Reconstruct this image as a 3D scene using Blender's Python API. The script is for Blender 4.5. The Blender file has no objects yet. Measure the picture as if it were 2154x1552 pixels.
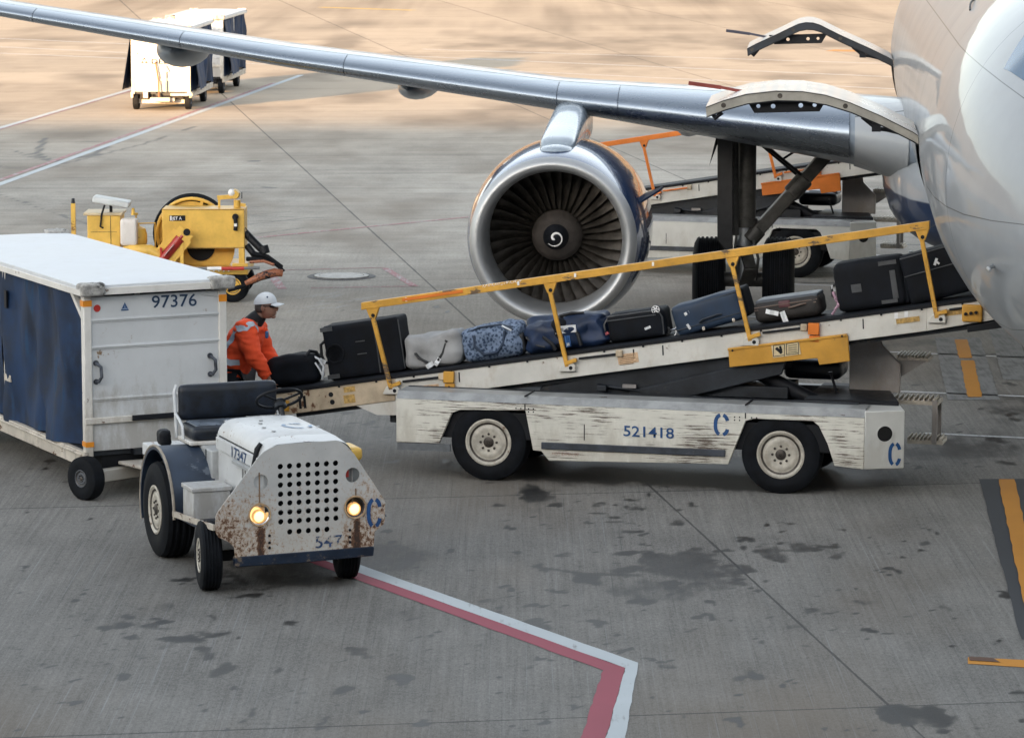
import bpy, bmesh, math, random
import numpy as np
from mathutils import Vector, Matrix, noise
random.seed(7)
R = math.radians
scene = bpy.context.scene
col = scene.collection

# ------------------------------------------------------------------ mesh builder
class MB:
    def __init__(s): s.v = []; s.f = []
    def add(s, vs, fs):
        b = len(s.v); s.v += [tuple(map(float, p)) for p in vs]; s.f += [tuple(b + i for i in f) for f in fs]; return s
    def box(s, x0, x1, y0, y1, z0, z1):
        v = [(x0,y0,z0),(x1,y0,z0),(x1,y1,z0),(x0,y1,z0),(x0,y0,z1),(x1,y0,z1),(x1,y1,z1),(x0,y1,z1)]
        return s.add(v, [(0,3,2,1),(4,5,6,7),(0,1,5,4),(1,2,6,5),(2,3,7,6),(3,0,4,7)])
    def bar(s, p, q, w, h=None, up=(0,0,1)):
        h = h or w; p = Vector(p); q = Vector(q); d = (q-p).normalized(); u = Vector(up)
        a = d.cross(u)
        if a.length < 1e-4: a = d.cross(Vector((1,0,0)))
        a.normalize(); b = a.cross(d).normalized(); v = []
        for c in (p, q):
            for i, j in ((-1,-1),(1,-1),(1,1),(-1,1)): v.append(c + a*i*w/2 + b*j*h/2)
        return s.add(v, [(0,1,2,3),(7,6,5,4),(0,4,5,1),(1,5,6,2),(2,6,7,3),(3,7,4,0)])
    def prism(s, pts, axis, a, b):
        n = len(pts)
        def P(p, t):
            return {'x': (t, p[0], p[1]), 'y': (p[0], t, p[1]), 'z': (p[0], p[1], t)}[axis]
        v = [P(p, a) for p in pts] + [P(p, b) for p in pts]
        f = [tuple(range(n)), tuple(range(2*n-1, n-1, -1))] + [(i, (i+1) % n, n+(i+1) % n, n+i) for i in range(n)]
        return s.add(v, f)
    def loft(s, rings, cap0=True, cap1=True, closed=True, skip=None):
        n = len(rings[0]); v = [p for r in rings for p in r]; f = []
        m = n if closed else n-1
        for i in range(len(rings)-1):
            for j in range(m):
                if skip and skip(i, j): continue
                k = (j+1) % n
                f.append((i*n+j, i*n+k, (i+1)*n+k, (i+1)*n+j))
        if cap0: f.append(tuple(range(n-1, -1, -1)))
        if cap1: f.append(tuple((len(rings)-1)*n + j for j in range(n)))
        return s.add(v, f)
    def tube(s, pts, r, n=10, closed=False):
        pts = [Vector(p) for p in pts]; m = len(pts); rr = r if isinstance(r, (list, tuple)) else [r]*m
        rings = []; prev = None
        for i, p in enumerate(pts):
            if closed: t = (pts[(i+1) % m]-pts[i-1])
            else: t = pts[min(i+1, m-1)]-pts[max(i-1, 0)]
            t.normalize()
            if prev is None:
                a = t.cross(Vector((0,0,1)))
                if a.length < 1e-3: a = t.cross(Vector((1,0,0)))
            else:
                a = prev - t*prev.dot(t)
            a.normalize(); prev = a; b = t.cross(a)
            rings.append([p + (a*math.cos(2*math.pi*k/n)+b*math.sin(2*math.pi*k/n))*rr[i] for k in range(n)])
        if closed: rings.append(rings[0]); return s.loft(rings, False, False)
        return s.loft(rings)
    def lathe(s, prof, o=(0,0,0), axis=(0,1,0), n=40, cap=True, clampz=None):
        o = Vector(o); d = Vector(axis).normalized(); a = d.cross(Vector((0,0,1)))
        if a.length < 1e-3: a = d.cross(Vector((1,0,0)))
        a.normalize(); b = d.cross(a); rings = []
        for r, t in prof:
            ring = []
            for k in range(n):
                p = o + d*t + (a*math.cos(2*math.pi*k/n)+b*math.sin(2*math.pi*k/n))*max(r, 1e-4)
                if clampz is not None and p.z < clampz: p.z = clampz
                ring.append(p)
            rings.append(ring)
        return s.loft(rings, cap, cap)
    def ell(s, c, r, nu=20, nv=12):
        return s.lathe_ell(c, r, nu, nv)
    def lathe_ell(s, c, r, nu, nv):
        rings = []
        for i in range(1, nv):
            t = math.pi*i/nv
            rings.append([(c[0]+r[0]*math.sin(t)*math.cos(2*math.pi*k/nu), c[1]+r[1]*math.sin(t)*math.sin(2*math.pi*k/nu), c[2]+r[2]*math.cos(t)) for k in range(nu)])
        return s.loft(rings)
    def softbox(s, c, size, r=.04, puff=(0,0,0), amp=0, freq=6, n=10, seed=0, rot=None, sag=0):
        hx, hy, hz = [d/2 for d in size]; vs = {}; fs = []; out = []
        def key(i, j, k): 
            if (i,j,k) not in vs: vs[(i,j,k)] = len(out); out.append((i,j,k))
            return vs[(i,j,k)]
        for i in range(n):
            for j in range(n):
                for a in (0, n):
                    fs.append([key(i,j,a), key(i+1,j,a), key(i+1,j+1,a), key(i,j+1,a)][::1 if a else -1])
                    fs.append([key(a,i,j), key(a,i+1,j), key(a,i+1,j+1), key(a,i,j+1)][::1 if a else -1])
                    fs.append([key(i,a,j), key(i,a,j+1), key(i+1,a,j+1), key(i+1,a,j)][::1 if a else -1])
        pts = []
        for i, j, k in out:
            u = [math.sin((t/n*2-1)*math.pi/2) if r > .0 else t/n*2-1 for t in (i, j, k)]
            p = Vector((u[0]*hx, u[1]*hy, u[2]*hz))
            q = Vector((max(-hx+r, min(hx-r, p.x)), max(-hy+r, min(hy-r, p.y)), max(-hz+r, min(hz-r, p.z))))
            d = p-q
            if d.length > 1e-6: p = q + d.normalized()*r
            p.x *= 1 + puff[0]*(1-u[1]**2)*(1-u[2]**2); p.y *= 1 + puff[1]*(1-u[0]**2)*(1-u[2]**2); p.z *= 1 + puff[2]*(1-u[0]**2)*(1-u[1]**2)
            if sag and p.z > 0: p.z -= sag*(1-u[0]**2)*.9
            if amp:
                nv = noise.noise_vector(Vector((p.x*freq+seed*7, p.y*freq, p.z*freq)))*amp + noise.noise_vector(Vector((p.x*freq*2.7, p.y*freq*2.7+seed*3, p.z*freq*2.7)))*amp*.45
                w = min(1, (p.z+hz)/(.35*2*hz)+.15); p += nv*w
            if rot is not None: p = rot @ p
            pts.append(p + Vector(c))
        return s.add(pts, fs)
    def ribbon(s, pts, w, nrm, off=0.0):
        """flat stroke of width w along a polyline lying in the plane with normal nrm"""
        nrm = Vector(nrm).normalized(); pts = [Vector(p)+nrm*off for p in pts]; L = []
        for i, p in enumerate(pts):
            t = (pts[min(i+1, len(pts)-1)]-pts[max(i-1, 0)]).normalized(); a = t.cross(nrm)*w/2
            L += [p+a, p-a]
        return s.add(L, [(2*i, 2*i+1, 2*i+3, 2*i+2) for i in range(len(pts)-1)])
    def disc(s, c, r, nrm, n=24, sx=1):
        nrm = Vector(nrm).normalized(); a = nrm.cross(Vector((0,0,1)))
        if a.length < 1e-3: a = Vector((1,0,0))
        a.normalize(); b = nrm.cross(a)
        return s.add([Vector(c)+(a*math.cos(2*math.pi*k/n)*sx+b*math.sin(2*math.pi*k/n))*r for k in range(n)], [tuple(range(n))])
    def build(s, name, m, parent=None, smooth=True, bevel=0, ang=38, label=None, recalc=True, seg=2, tri=False):
        me = bpy.data.meshes.new(name); me.from_pydata(s.v, [], s.f); me.update()
        bm = bmesh.new(); bm.from_mesh(me)
        if recalc: bmesh.ops.recalc_face_normals(bm, faces=bm.faces)
        if smooth:
            for f in bm.faces: f.smooth = True
            for e in bm.edges:
                if len(e.link_faces) == 2 and e.calc_face_angle(0) > R(ang): e.smooth = False
        bm.to_mesh(me); bm.free()
        o = bpy.data.objects.new(name, me); col.objects.link(o)
        if m: me.materials.append(m)
        if parent: o.parent = parent
        if label: o['label'] = label
        if bevel:
            b = o.modifiers.new('bevel', 'BEVEL'); b.width = bevel; b.segments = seg; b.limit_method = 'ANGLE'; b.angle_limit = R(40); b.harden_normals = False
        return o

def thing(name, label, cat, loc=(0,0,0), rz=0, group=None, mat=None):
    o = bpy.data.objects.new(name, None); col.objects.link(o)
    o.empty_display_size = .2
    if mat is not None: o.matrix_world = mat
    else: o.location = loc; o.rotation_euler = (0,0,R(rz))
    o['label'] = label; o['category'] = cat
    if group: o['group'] = group
    return o
def tag(o, label, cat, group=None):
    o['label'] = label; o['category'] = cat
    if group: o['group'] = group
    return o
def struct(o): o['kind'] = 'structure'; return o

def text(name, s, size, m, parent, o, xd, up, off=.003, wide=1.0, bold=0.0, shear=0, align='LEFT'):
    cu = bpy.data.curves.new('lettering', 'FONT'); cu.body = s; cu.size = 1; cu.offset = bold; cu.shear = shear; cu.align_x = align; cu.resolution_u = 3
    ob = bpy.data.objects.new('lettering', cu); col.objects.link(ob)
    dg = bpy.context.evaluated_depsgraph_get(); dg.update()
    me = bpy.data.meshes.new_from_object(ob.evaluated_get(dg)); bpy.data.objects.remove(ob); bpy.data.curves.remove(cu)
    xd = Vector(xd).normalized(); up = Vector(up).normalized(); n = xd.cross(up)
    for v in me.vertices:
        v.co = Vector(o) + xd*v.co.x*size*wide*1.38 + up*v.co.y*size*1.38 + n*off
    me.name = name; me.materials.clear(); me.materials.append(m)
    ob = bpy.data.objects.new(name, me); col.objects.link(ob); ob.parent = parent
    return ob
def stencil_c(mb, c, w, h, st, xd, up, off=.003):
    """a stencil letter C: two curved strokes with gaps at top and bottom"""
    xd = Vector(xd).normalized(); up = Vector(up).normalized(); n = xd.cross(up); c = Vector(c)
    def P(a): return c + xd*math.cos(a)*w/2 + up*(math.copysign(abs(math.sin(a))**.8, math.sin(a)))*h/2
    mb.ribbon([P(R(a)) for a in range(104, 257, 9)], st, n, off)
    mb.ribbon([P(R(a)) for a in range(76, 17, -8)], st, n, off)
    mb.ribbon([P(R(a)) for a in range(-76, -17, 8)], st, n, off)
    return mb

# ------------------------------------------------------------------ materials
class NT:
    def __init__(s, name):
        s.m = bpy.data.materials.new(name); s.m.use_nodes = True; s.t = s.m.node_tree; s.n = s.t.nodes; s.b = s.n['Principled BSDF']
    def node(s, typ, **k):
        o = s.n.new(typ)
        for a, v in k.items(): setattr(o, a, v)
        return o
    def link(s, a, b): s.t.links.new(a, b)
    def val(s, sock, v):
        if hasattr(v, 'is_linked') or hasattr(v, 'links'): s.link(v, sock)
        else: sock.default_value = v
    def coord(s, scale=(1,1,1), kind='Object', rot=(0,0,0), loc=(0,0,0)):
        c = s.node('ShaderNodeTexCoord'); m = s.node('ShaderNodeMapping'); m.inputs['Scale'].default_value = scale; m.inputs['Rotation'].default_value = rot; m.inputs['Location'].default_value = loc
        s.link(c.outputs[kind], m.inputs[0]); return m.outputs[0]
    def noise(s, co, scale=5, detail=5, rough=.6, dist=0):
        n = s.node('ShaderNodeTexNoise'); n.inputs['Scale'].default_value = scale; n.inputs['Detail'].default_value = detail; n.inputs['Roughness'].default_value = rough; n.inputs['Distortion'].default_value = dist
        if co is not None: s.link(co, n.inputs['Vector'])
        return n.outputs['Fac']
    def math(s, op, a, b=0.0, c=0.0, clamp=False):
        n = s.node('ShaderNodeMath', operation=op, use_clamp=clamp)
        for i, v in enumerate((a, b, c)): s.val(n.inputs[i], v)
        return n.outputs[0]
    def ramp(s, f, lo, hi, a=0.0, b=1.0):
        n = s.node('ShaderNodeMapRange'); n.interpolation_type = 'SMOOTHSTEP'
        for i, v in enumerate((f, lo, hi, a, b)): s.val(n.inputs[i], v)
        return n.outputs[0]
    def mix(s, f, a, b, mode='MIX'):
        n = s.node('ShaderNodeMix', data_type='RGBA', blend_type=mode)
        s.val(n.inputs[0], f)
        for i, v in ((6, a), (7, b)):
            if isinstance(v, (tuple, list)): v = (*v[:3], 1)
            s.val(n.inputs[i], v)
        return n.outputs[2]
    def bump(s, h, strength=.2, dist=.01):
        n = s.node('ShaderNodeBump'); n.inputs['Strength'].default_value = strength; n.inputs['Distance'].default_value = dist
        s.link(h, n.inputs['Height']); s.link(n.outputs[0], s.b.inputs['Normal'])
    def sep(s, co):
        n = s.node('ShaderNodeSeparateXYZ'); s.link(co, n.inputs[0]); return n.outputs

def paint(name, c, rough=.45, var=.12, vscale=2.5, chip=0, chipcol=(.10,.045,.02), chipscale=(14,14,14), patch=1.5, grime=0, grimecol=(.10,.085,.065), gz=None, coat=0, metal=0, bump=0, bscale=30, spec=.5):
    t = NT(name); co = t.coord()
    nv = t.noise(co, vscale, 6, .65)
    dark = tuple(x*(1-var*1.6) for x in c); lite = tuple(min(1, x*(1+var)) for x in c)
    cc = t.mix(t.ramp(nv, .3, .7), dark, lite)
    rg = rough
    if grime:
        g = t.noise(t.coord((3,3,1.2)), 2.2, 8, .7)
        if gz:  # more grime towards the bottom
            z = t.sep(t.coord())[2]; g = t.math('ADD', g, t.ramp(z, gz[0], gz[1], .25, -.12))
        cc = t.mix(t.math('MULTIPLY', t.ramp(g, .48, .78), grime), cc, grimecol)
    if chip:
        f1 = t.noise(t.coord(chipscale), 1, 7, .72); f2 = t.noise(t.coord((patch,)*3, loc=(3,1,2)), 1, 3, .5)
        s_ = t.math('ADD', f1, t.math('MULTIPLY', t.math('SUBTRACT', f2, .5), .55))
        thr = .78-chip*.3
        halo = t.ramp(s_, thr-.07, thr+.02); core = t.ramp(s_, thr, thr+.03)
        cc = t.mix(t.math('MULTIPLY', halo, .45), cc, tuple(a*.55+b*.5 for a, b in zip(c, chipcol)))
        cc = t.mix(core, cc, chipcol)
        rg = t.math('ADD', t.math('MULTIPLY', core, .35), rough, clamp=True)
    t.val(t.b.inputs['Base Color'], cc)
    t.val(t.b.inputs['Roughness'], t.math('ADD', t.ramp(nv, .3, .7, -.06, .08), rg, clamp=True))
    t.b.inputs['Metallic'].default_value = metal; t.b.inputs['Coat Weight'].default_value = coat; t.b.inputs['Coat Roughness'].default_value = .06
    t.b.inputs['Specular IOR Level'].default_value = spec
    if bump: t.bump(t.noise(co, bscale, 5, .6), bump, .006)
    return t.m
def flat(name, c, rough=.6, metal=0, emit=0, ecol=None, spec=.5):
    t = NT(name); n = t.noise(t.coord(), 8, 4, .6)
    t.val(t.b.inputs['Base Color'], t.mix(n, tuple(x*.82 for x in c), tuple(min(1, x*1.15) for x in c)))
    t.b.inputs['Roughness'].default_value = rough; t.b.inputs['Metallic'].default_value = metal; t.b.inputs['Specular IOR Level'].default_value = spec
    if emit:
        t.b.inputs['Emission Color'].default_value = (*(ecol or c), 1); t.b.inputs['Emission Strength'].default_value = emit
    return t.m

MT = {}
MT['white'] = paint('white paint', (.62,.62,.60), .42, .06, grime=.5, gz=(.3,1.2), grimecol=(.30,.27,.22), bump=.04)
MT['roof'] = paint('roof paint', (.58,.60,.62), .5, .05, 1.2, grime=.25, grimecol=(.42,.40,.36))
MT['cart_white'] = paint('cart panel', (.56,.575,.585), .4, .06, .9, chip=.22, chipcol=(.22,.15,.09), chipscale=(9,9,9), grime=.75, grimecol=(.33,.31,.28), gz=(.4,1.5))
MT['cart_frame'] = paint('cart frame', (.66,.64,.60), .45, .07, chip=.34, chipscale=(13,13,9), grime=.55, grimecol=(.32,.27,.2), gz=(.3,1.6))
MT['sill'] = paint('worn sill', (.50,.45,.38), .55, .12, chip=.55, chipscale=(10,5,16), grime=.7)
MT['loader_white'] = paint('chipped loader paint', (.66,.64,.57), .42, .06, chip=.72, chipcol=(.12,.095,.075), chipscale=(2.6,2.6,68), patch=1.6, grime=.45, grimecol=(.34,.30,.24), gz=(.2,.9))
MT['loader_clean'] = paint('loader paint', (.60,.60,.57), .42, .05, chip=.2, chipcol=(.2,.15,.1), chipscale=(6,6,14), grime=.4, grimecol=(.36,.33,.28), gz=(.2,.9))
MT['beam_white'] = paint('conveyor beam paint', (.60,.58,.53), .45, .07, chip=.40, chipcol=(.13,.07,.035), chipscale=(7,7,7), patch=1.1, grime=.5, grimecol=(.36,.28,.19))
MT['beam_end'] = paint('rusty conveyor end paint', (.50,.40,.28), .5, .16, 4, chip=.50, chipcol=(.13,.06,.03), chipscale=(9,9,9), grime=.5, grimecol=(.22,.15,.09))
MT['flange'] = paint('worn steel flange', (.34,.345,.34), .4, .15, 5, chip=.35, chipcol=(.12,.10,.09), chipscale=(4,4,20), metal=.25)
MT['tractor'] = paint('rusty tractor paint', (.60,.61,.60), .45, .06, 3, chip=.22, chipcol=(.13,.055,.025), chipscale=(13,13,13), grime=.35, grimecol=(.3,.24,.18))
MT['hood'] = paint('hood paint', (.57,.58,.58), .42, .06, 2, chip=.34, chipcol=(.17,.10,.06), chipscale=(20,20,20), patch=2.5, grime=.45, grimecol=(.45,.43,.40))
MT['navy'] = paint('navy paint', (.012,.022,.042), .45, .25, 4, chip=.55, chipcol=(.13,.10,.075), chipscale=(9,9,14), spec=.3)
MT['fender'] = paint('navy fender paint', (.022,.036,.062), .45, .2, 3, chip=.33, chipcol=(.10,.12,.15), chipscale=(11,11,11), patch=3)
MT['vinyl'] = paint('black vinyl', (.004,.008,.017), .45, .5, 6, chip=.35, chipcol=(.022,.03,.042), chipscale=(7,7,7), bump=.15, bscale=14)
MT['vinyl_top'] = paint('pale vinyl', (.13,.155,.19), .4, .3, 5, chip=.4, chipcol=(.02,.03,.04))  # paler vinyl for the seat tops
MT['yellow'] = paint('yellow paint', (.56,.28,.035), .45, .1, 3, chip=.27, chipcol=(.12,.075,.04), chipscale=(10,10,10), grime=.3, grimecol=(.25,.16,.06))
MT['rail_yellow'] = paint('worn yellow rail paint', (.60,.31,.04), .42, .14, 3, chip=.52, chipcol=(.13,.085,.05), chipscale=(4,7,10), patch=2.2, grime=.3, grimecol=(.26,.15,.05))
MT['fuel_yellow'] = paint('fuel cart yellow', (.70,.43,.08), .42, .1, 3, chip=.24, chipcol=(.25,.13,.04), chipscale=(8,8,8), grime=.35, grimecol=(.35,.19,.05))
MT['orange'] = paint('orange paint', (.66,.17,.015), .45, .08, 3, chip=.2, chipcol=(.2,.08,.03))
MT['black'] = paint('black steel', (.007,.008,.011), .55, .3, 5, spec=.25)
MT['dark'] = paint('dark steel', (.016,.020,.027), .5, .35, 3, chip=.3, chipcol=(.07,.06,.05), chipscale=(8,8,8), metal=.2)
MT['belt'] = paint('rubber belt', (.009,.011,.015), .65, .3, 3, bump=.1, bscale=60, spec=.2)
MT['rubber'] = paint('tyre rubber', (.0065,.0078,.0105), .75, .35, 7, bump=.12, bscale=40, spec=.16)
MT['rim'] = paint('rim paint', (.46,.425,.36), .42, .16, 12, chip=.45, chipcol=(.14,.08,.05), chipscale=(16,16,16), grime=.85, grimecol=(.25,.2,.15))
MT['rim_gray'] = paint('grey rim', (.07,.075,.085), .5, .2, 9)
MT['hub'] = paint('greasy hub', (.06,.05,.042), .45, .4, 18, metal=.4)
MT['steel'] = flat('galvanised steel', (.42,.44,.46), .38, .8)
MT['chrome'] = flat('chrome', (.55,.57,.6), .22, 1)
MT['curtain'] = paint('navy tarpaulin', (.006,.022,.062), .6, .35, 2.2, chip=.56, chipcol=(.020,.048,.10), chipscale=(7,7,1.0), patch=1.5, spec=.3)  # vertical pale streaks paint the light and shade of the folds
MT['foam'] = paint('weathered foam bumper', (.36,.35,.33), .8, .3, 14, chip=.55, chipcol=(.05,.05,.05), chipscale=(10,10,10), bump=.5, bscale=22)
MT['bluetext'] = paint('stencil blue', (.010,.065,.20), .5, .15, 8, chip=.36, chipcol=(.50,.48,.44), chipscale=(15,15,22))
MT['navytext'] = flat('navy lettering', (.010,.035,.085), .5)
MT['red'] = flat('red reflector', (.42,.025,.018), .4)
MT['amber'] = flat('amber tape', (.75,.27,.02), .35)
MT['paper'] = flat('white paper tag', (.78,.78,.78), .6)
MT['label'] = paint('caution label', (.62,.42,.26), .5, .15, 25)
MT['labelink'] = flat('label ink', (.22,.13,.06), .6)
MT['lens'] = flat('lit headlamp glass', (1,.75,.42), .2, emit=2.3, ecol=(1,.66,.27))
MT['lensedge'] = flat('lamp lens edge', (.7,.42,.18), .25, emit=.7, ecol=(1,.5,.16))
MT['tag'] = flat('printed tag', (.70,.71,.72), .6)
MT['console'] = paint('console sheet', (.30,.28,.27), .4, .12, 2, metal=.3, grime=.4, grimecol=(.2,.14,.1))

def plate_holes(name, outline, holes, th, m, parent, y=0):
    bm = bmesh.new(); edges = []
    def loop(pts):
        vs = [bm.verts.new((p[0], y, p[1])) for p in pts]
        for i in range(len(vs)): edges.append(bm.edges.new((vs[i], vs[(i+1) % len(vs)])))
    loop(outline)
    for (cx, cz_, r, n) in holes: loop([(cx+r*math.cos(2*math.pi*k/n), cz_+r*math.sin(2*math.pi*k/n)) for k in range(n)])
    bmesh.ops.triangle_fill(bm, use_beauty=True, use_dissolve=False, edges=edges, normal=(0,-1,0))
    bmesh.ops.recalc_face_normals(bm, faces=bm.faces)
    if sum(f.normal.y for f in bm.faces) > 0: bmesh.ops.reverse_faces(bm, faces=bm.faces)
    me = bpy.data.meshes.new(name); bm.to_mesh(me); bm.free(); me.materials.append(m)
    o = bpy.data.objects.new(name, me); col.objects.link(o); o.parent = parent
    so = o.modifiers.new('thickness', 'SOLIDIFY'); so.thickness = th; so.offset = -1
    return o
SUN_E = 20; SKY_SAT = .36; SKY_V = 4.9
# ------------------------------------------------------------------ camera, light, sky
H_CAM = 6.15
cam = bpy.data.cameras.new('camera'); cam_o = bpy.data.objects.new('camera', cam); col.objects.link(cam_o)
cam.sensor_width = 36; cam.lens = 36*7500/2154; cam.clip_start = .5; cam.clip_end = 6000
cam_o.location = (0, 0, H_CAM); cam_o.rotation_euler = (math.pi/2 - math.atan(1061/7500), 0, 0)
cam.dof.use_dof = True; cam.dof.focus_distance = 36.5; cam.dof.aperture_fstop = 9
scene.camera = cam_o
SUN_EL = R(7.6); LD = Vector((.50, .86, 0)).normalized()
ldir = Vector((LD.x*math.cos(SUN_EL), LD.y*math.cos(SUN_EL), -math.sin(SUN_EL)))
sun = bpy.data.lights.new('sun', 'SUN'); sun.energy = SUN_E; sun.angle = R(.53); sun.color = (1, .585, .25)
sun_o = bpy.data.objects.new('sun', sun); col.objects.link(sun_o); sun_o.rotation_euler = ldir.to_track_quat('-Z', 'Y').to_euler(); sun_o.location = (-30, -40, 30)
w = bpy.data.worlds.new('World'); scene.world = w; w.use_nodes = True
nt = w.node_tree; bg = nt.nodes['Background']
sky = nt.nodes.new('ShaderNodeTexSky'); sky.sky_type = 'NISHITA'; sky.sun_disc = False; sky.sun_elevation = SUN_EL; sky.sun_rotation = math.atan2(-LD.x, -LD.y)
sky.air_density = 1.0; sky.dust_density = 1.5; sky.ozone_density = 1.0
hs = nt.nodes.new('ShaderNodeHueSaturation'); hs.inputs['Saturation'].default_value = SKY_SAT; hs.inputs['Value'].default_value = SKY_V
nt.links.new(sky.outputs[0], hs.inputs['Color']); nt.links.new(hs.outputs[0], bg.inputs[0]); bg.inputs[1].default_value = .15
scene.view_settings.view_transform = 'Standard'; scene.view_settings.look = 'None'; scene.view_settings.exposure = 0
scene.render.engine = 'CYCLES'; scene.cycles.use_denoising = True
scene.cycles.max_bounces = 6; scene.cycles.caustics_reflective = False; scene.cycles.caustics_refractive = False
scene.cycles.sample_clamp_indirect = 6

# ------------------------------------------------------------------ apron
rs = np.random.RandomState(5)
def vnoise(x, y, seed=0):
    xi = np.floor(x).astype(np.int64); yi = np.floor(y).astype(np.int64); fx = x-xi; fy = y-yi
    fx = fx*fx*(3-2*fx); fy = fy*fy*(3-2*fy)
    def h(a, b):
        n = (a*374761393 + b*668265263 + seed*974711) & 0x7fffffff
        n = ((n ^ (n >> 13))*1274126177) & 0x7fffffff
        return ((n ^ (n >> 16)) & 0xffff)/65535.
    return (h(xi,yi)*(1-fx)+h(xi+1,yi)*fx)*(1-fy)+(h(xi,yi+1)*(1-fx)+h(xi+1,yi+1)*fx)*fy
def fbm(x, y, seed=0, o=4):
    t = 0; a = .5
    for i in range(o): t = t+a*vnoise(x*2**i, y*2**i, seed+i); a *= .55
    return t/ .98
def geo(a, step, end, k=1.35):
    out = []; 
    while a < end: a += step; step *= k; out.append(a)
    return out
xs = np.concatenate([-np.array(geo(16., .3, 3000))[::-1], np.arange(-16, -8, .16), np.arange(-8, 8, .05), np.arange(8, 16.01, .2), np.array(geo(16., .3, 3000))])
ys = np.concatenate([-np.array(geo(-24., .5, 2000))[::-1], np.arange(24, 44, .065), np.arange(44, 70, .13), np.arange(70, 125, .3), np.array(geo(125., .5, 4500))])
X, Y = np.meshgrid(xs, ys); nx, ny = len(xs), len(ys)
near = (np.abs(X) < 18) & (Y > 22) & (Y < 170)
dark = np.zeros_like(X); lite = np.zeros_like(X); brown = np.zeros_like(X)
wx = X + (fbm(X*5, Y*3, 11)-.5)*.28; wy = Y + (fbm(X*5, Y*3, 17)-.5)*.5
def blob(cx, cy, rx, ry, a, ch=None, soft=.35):
    global dark
    m = (np.abs(X-cx) < rx*2+.3) & (np.abs(Y-cy) < ry*2+.6)
    d = np.sqrt(((wx[m]-cx)/rx)**2 + ((wy[m]-cy)/ry)**2)
    v = a*np.clip((1+soft-d)/(2*soft), 0, 1)
    t = dark if ch is None else ch
    t[m] = np.maximum(t[m], v)
def stroke(pts, wd, a, brk=.0, ch=None, seed=0):
    t = dark if ch is None else ch
    for (x0, y0), (x1, y1) in zip(pts[:-1], pts[1:]):
        m = (X > min(x0,x1)-1) & (X < max(x0,x1)+1) & (Y > min(y0,y1)-1.5) & (Y < max(y0,y1)+1.5)
        px, py = X[m], Y[m]; dx, dy = x1-x0, y1-y0; L = dx*dx+dy*dy
        tt = np.clip(((px-x0)*dx+(py-y0)*dy)/L, 0, 1); d = np.hypot(px-x0-tt*dx, py-y0-tt*dy)
        v = a*np.clip(1.4-d/wd, 0, 1)
        if brk: v = v*np.clip((fbm(px*.8+seed*5, py*.8, seed)-brk)*5, 0, 1)
        t[m] = np.maximum(t[m], v)
# broad soft grime, small drips, larger oil spots, painted shade under the vehicles
g1 = fbm(X*.35, Y*.16, 3); g2 = fbm(X*1.6, Y*.7, 31)
dark += np.where(near, np.clip((g1-.52)*1.5, 0, .35)*np.clip((g2-.3)*2.2, 0, 1), 0)
brown += np.where(near, np.clip((fbm(X*.5, Y*.22, 44)-.44)*2.4, 0, .9), 0)
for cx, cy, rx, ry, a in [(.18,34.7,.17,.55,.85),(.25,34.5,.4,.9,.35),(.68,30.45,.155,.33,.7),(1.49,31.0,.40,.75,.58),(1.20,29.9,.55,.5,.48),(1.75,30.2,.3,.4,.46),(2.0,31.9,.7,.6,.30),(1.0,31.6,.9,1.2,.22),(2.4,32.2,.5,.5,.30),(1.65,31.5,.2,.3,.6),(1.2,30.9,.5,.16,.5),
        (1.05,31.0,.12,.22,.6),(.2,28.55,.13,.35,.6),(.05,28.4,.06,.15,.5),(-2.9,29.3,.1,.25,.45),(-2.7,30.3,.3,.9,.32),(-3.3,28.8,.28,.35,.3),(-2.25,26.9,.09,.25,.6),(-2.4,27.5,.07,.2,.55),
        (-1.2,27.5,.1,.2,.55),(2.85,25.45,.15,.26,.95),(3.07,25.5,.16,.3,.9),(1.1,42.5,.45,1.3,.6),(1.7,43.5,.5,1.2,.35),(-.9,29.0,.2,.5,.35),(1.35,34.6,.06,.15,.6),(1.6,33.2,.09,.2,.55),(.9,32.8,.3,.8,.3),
        (.3,33.0,.6,1.0,.25),(-3.6,31.3,.5,1.4,.25),(1.0,36.3,1.8,1.1,.8),(2.7,35.6,1.3,.8,.75),(-1.7,30.9,.75,1.0,.5),(-1.2,31.4,.6,.8,.5),(-3.2,35.6,.9,1.4,.5),(-1.6,38.2,1.0,1.3,.35),(-1.0,45.0,.9,1.2,.3),(3.1,29.3,.5,.6,.25),(2.35,31.6,.16,.3,.55),(2.6,31.9,.1,.2,.5),(2.9,31.5,.09,.18,.6)]:  # wide blobs below loader, tractor and cart paint their contact shade
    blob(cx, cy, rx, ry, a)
for i in range(900):
    cy = 25+rs.rand()**1.5*26; cx = (rs.rand()-.5)*.34*cy
    r = .011+.05*rs.rand()**5
    blob(cx, cy, r*1.25, r*1.9+.03, .45+.5*rs.rand(), soft=.5)
for cx, cy, n_, sx, sy in ((.9,33.6,60,.9,1.2),(1.6,31.0,90,.7,1.0),(2.4,32.0,50,.6,.6),(-2.3,30.5,40,.7,.9),(-.2,29.2,40,1.0,1.2),(2.0,36.0,70,1.6,1.0),(-1.5,38.5,40,.8,1.2),(3.2,29.0,30,.8,1.2),(-3.2,28,40,.8,1.4),(.6,27.6,30,1.2,1.0)):
    for k in range(n_):
        r = .012+.06*rs.rand()**3; a_ = rs.rand()*6.28
        blob(cx+rs.randn()*sx*.5, cy+rs.randn()*sy*.5, r*(1+rs.rand()*1.5), r*(1.2+rs.rand()), .4+.5*rs.rand(), soft=.5)
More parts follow.
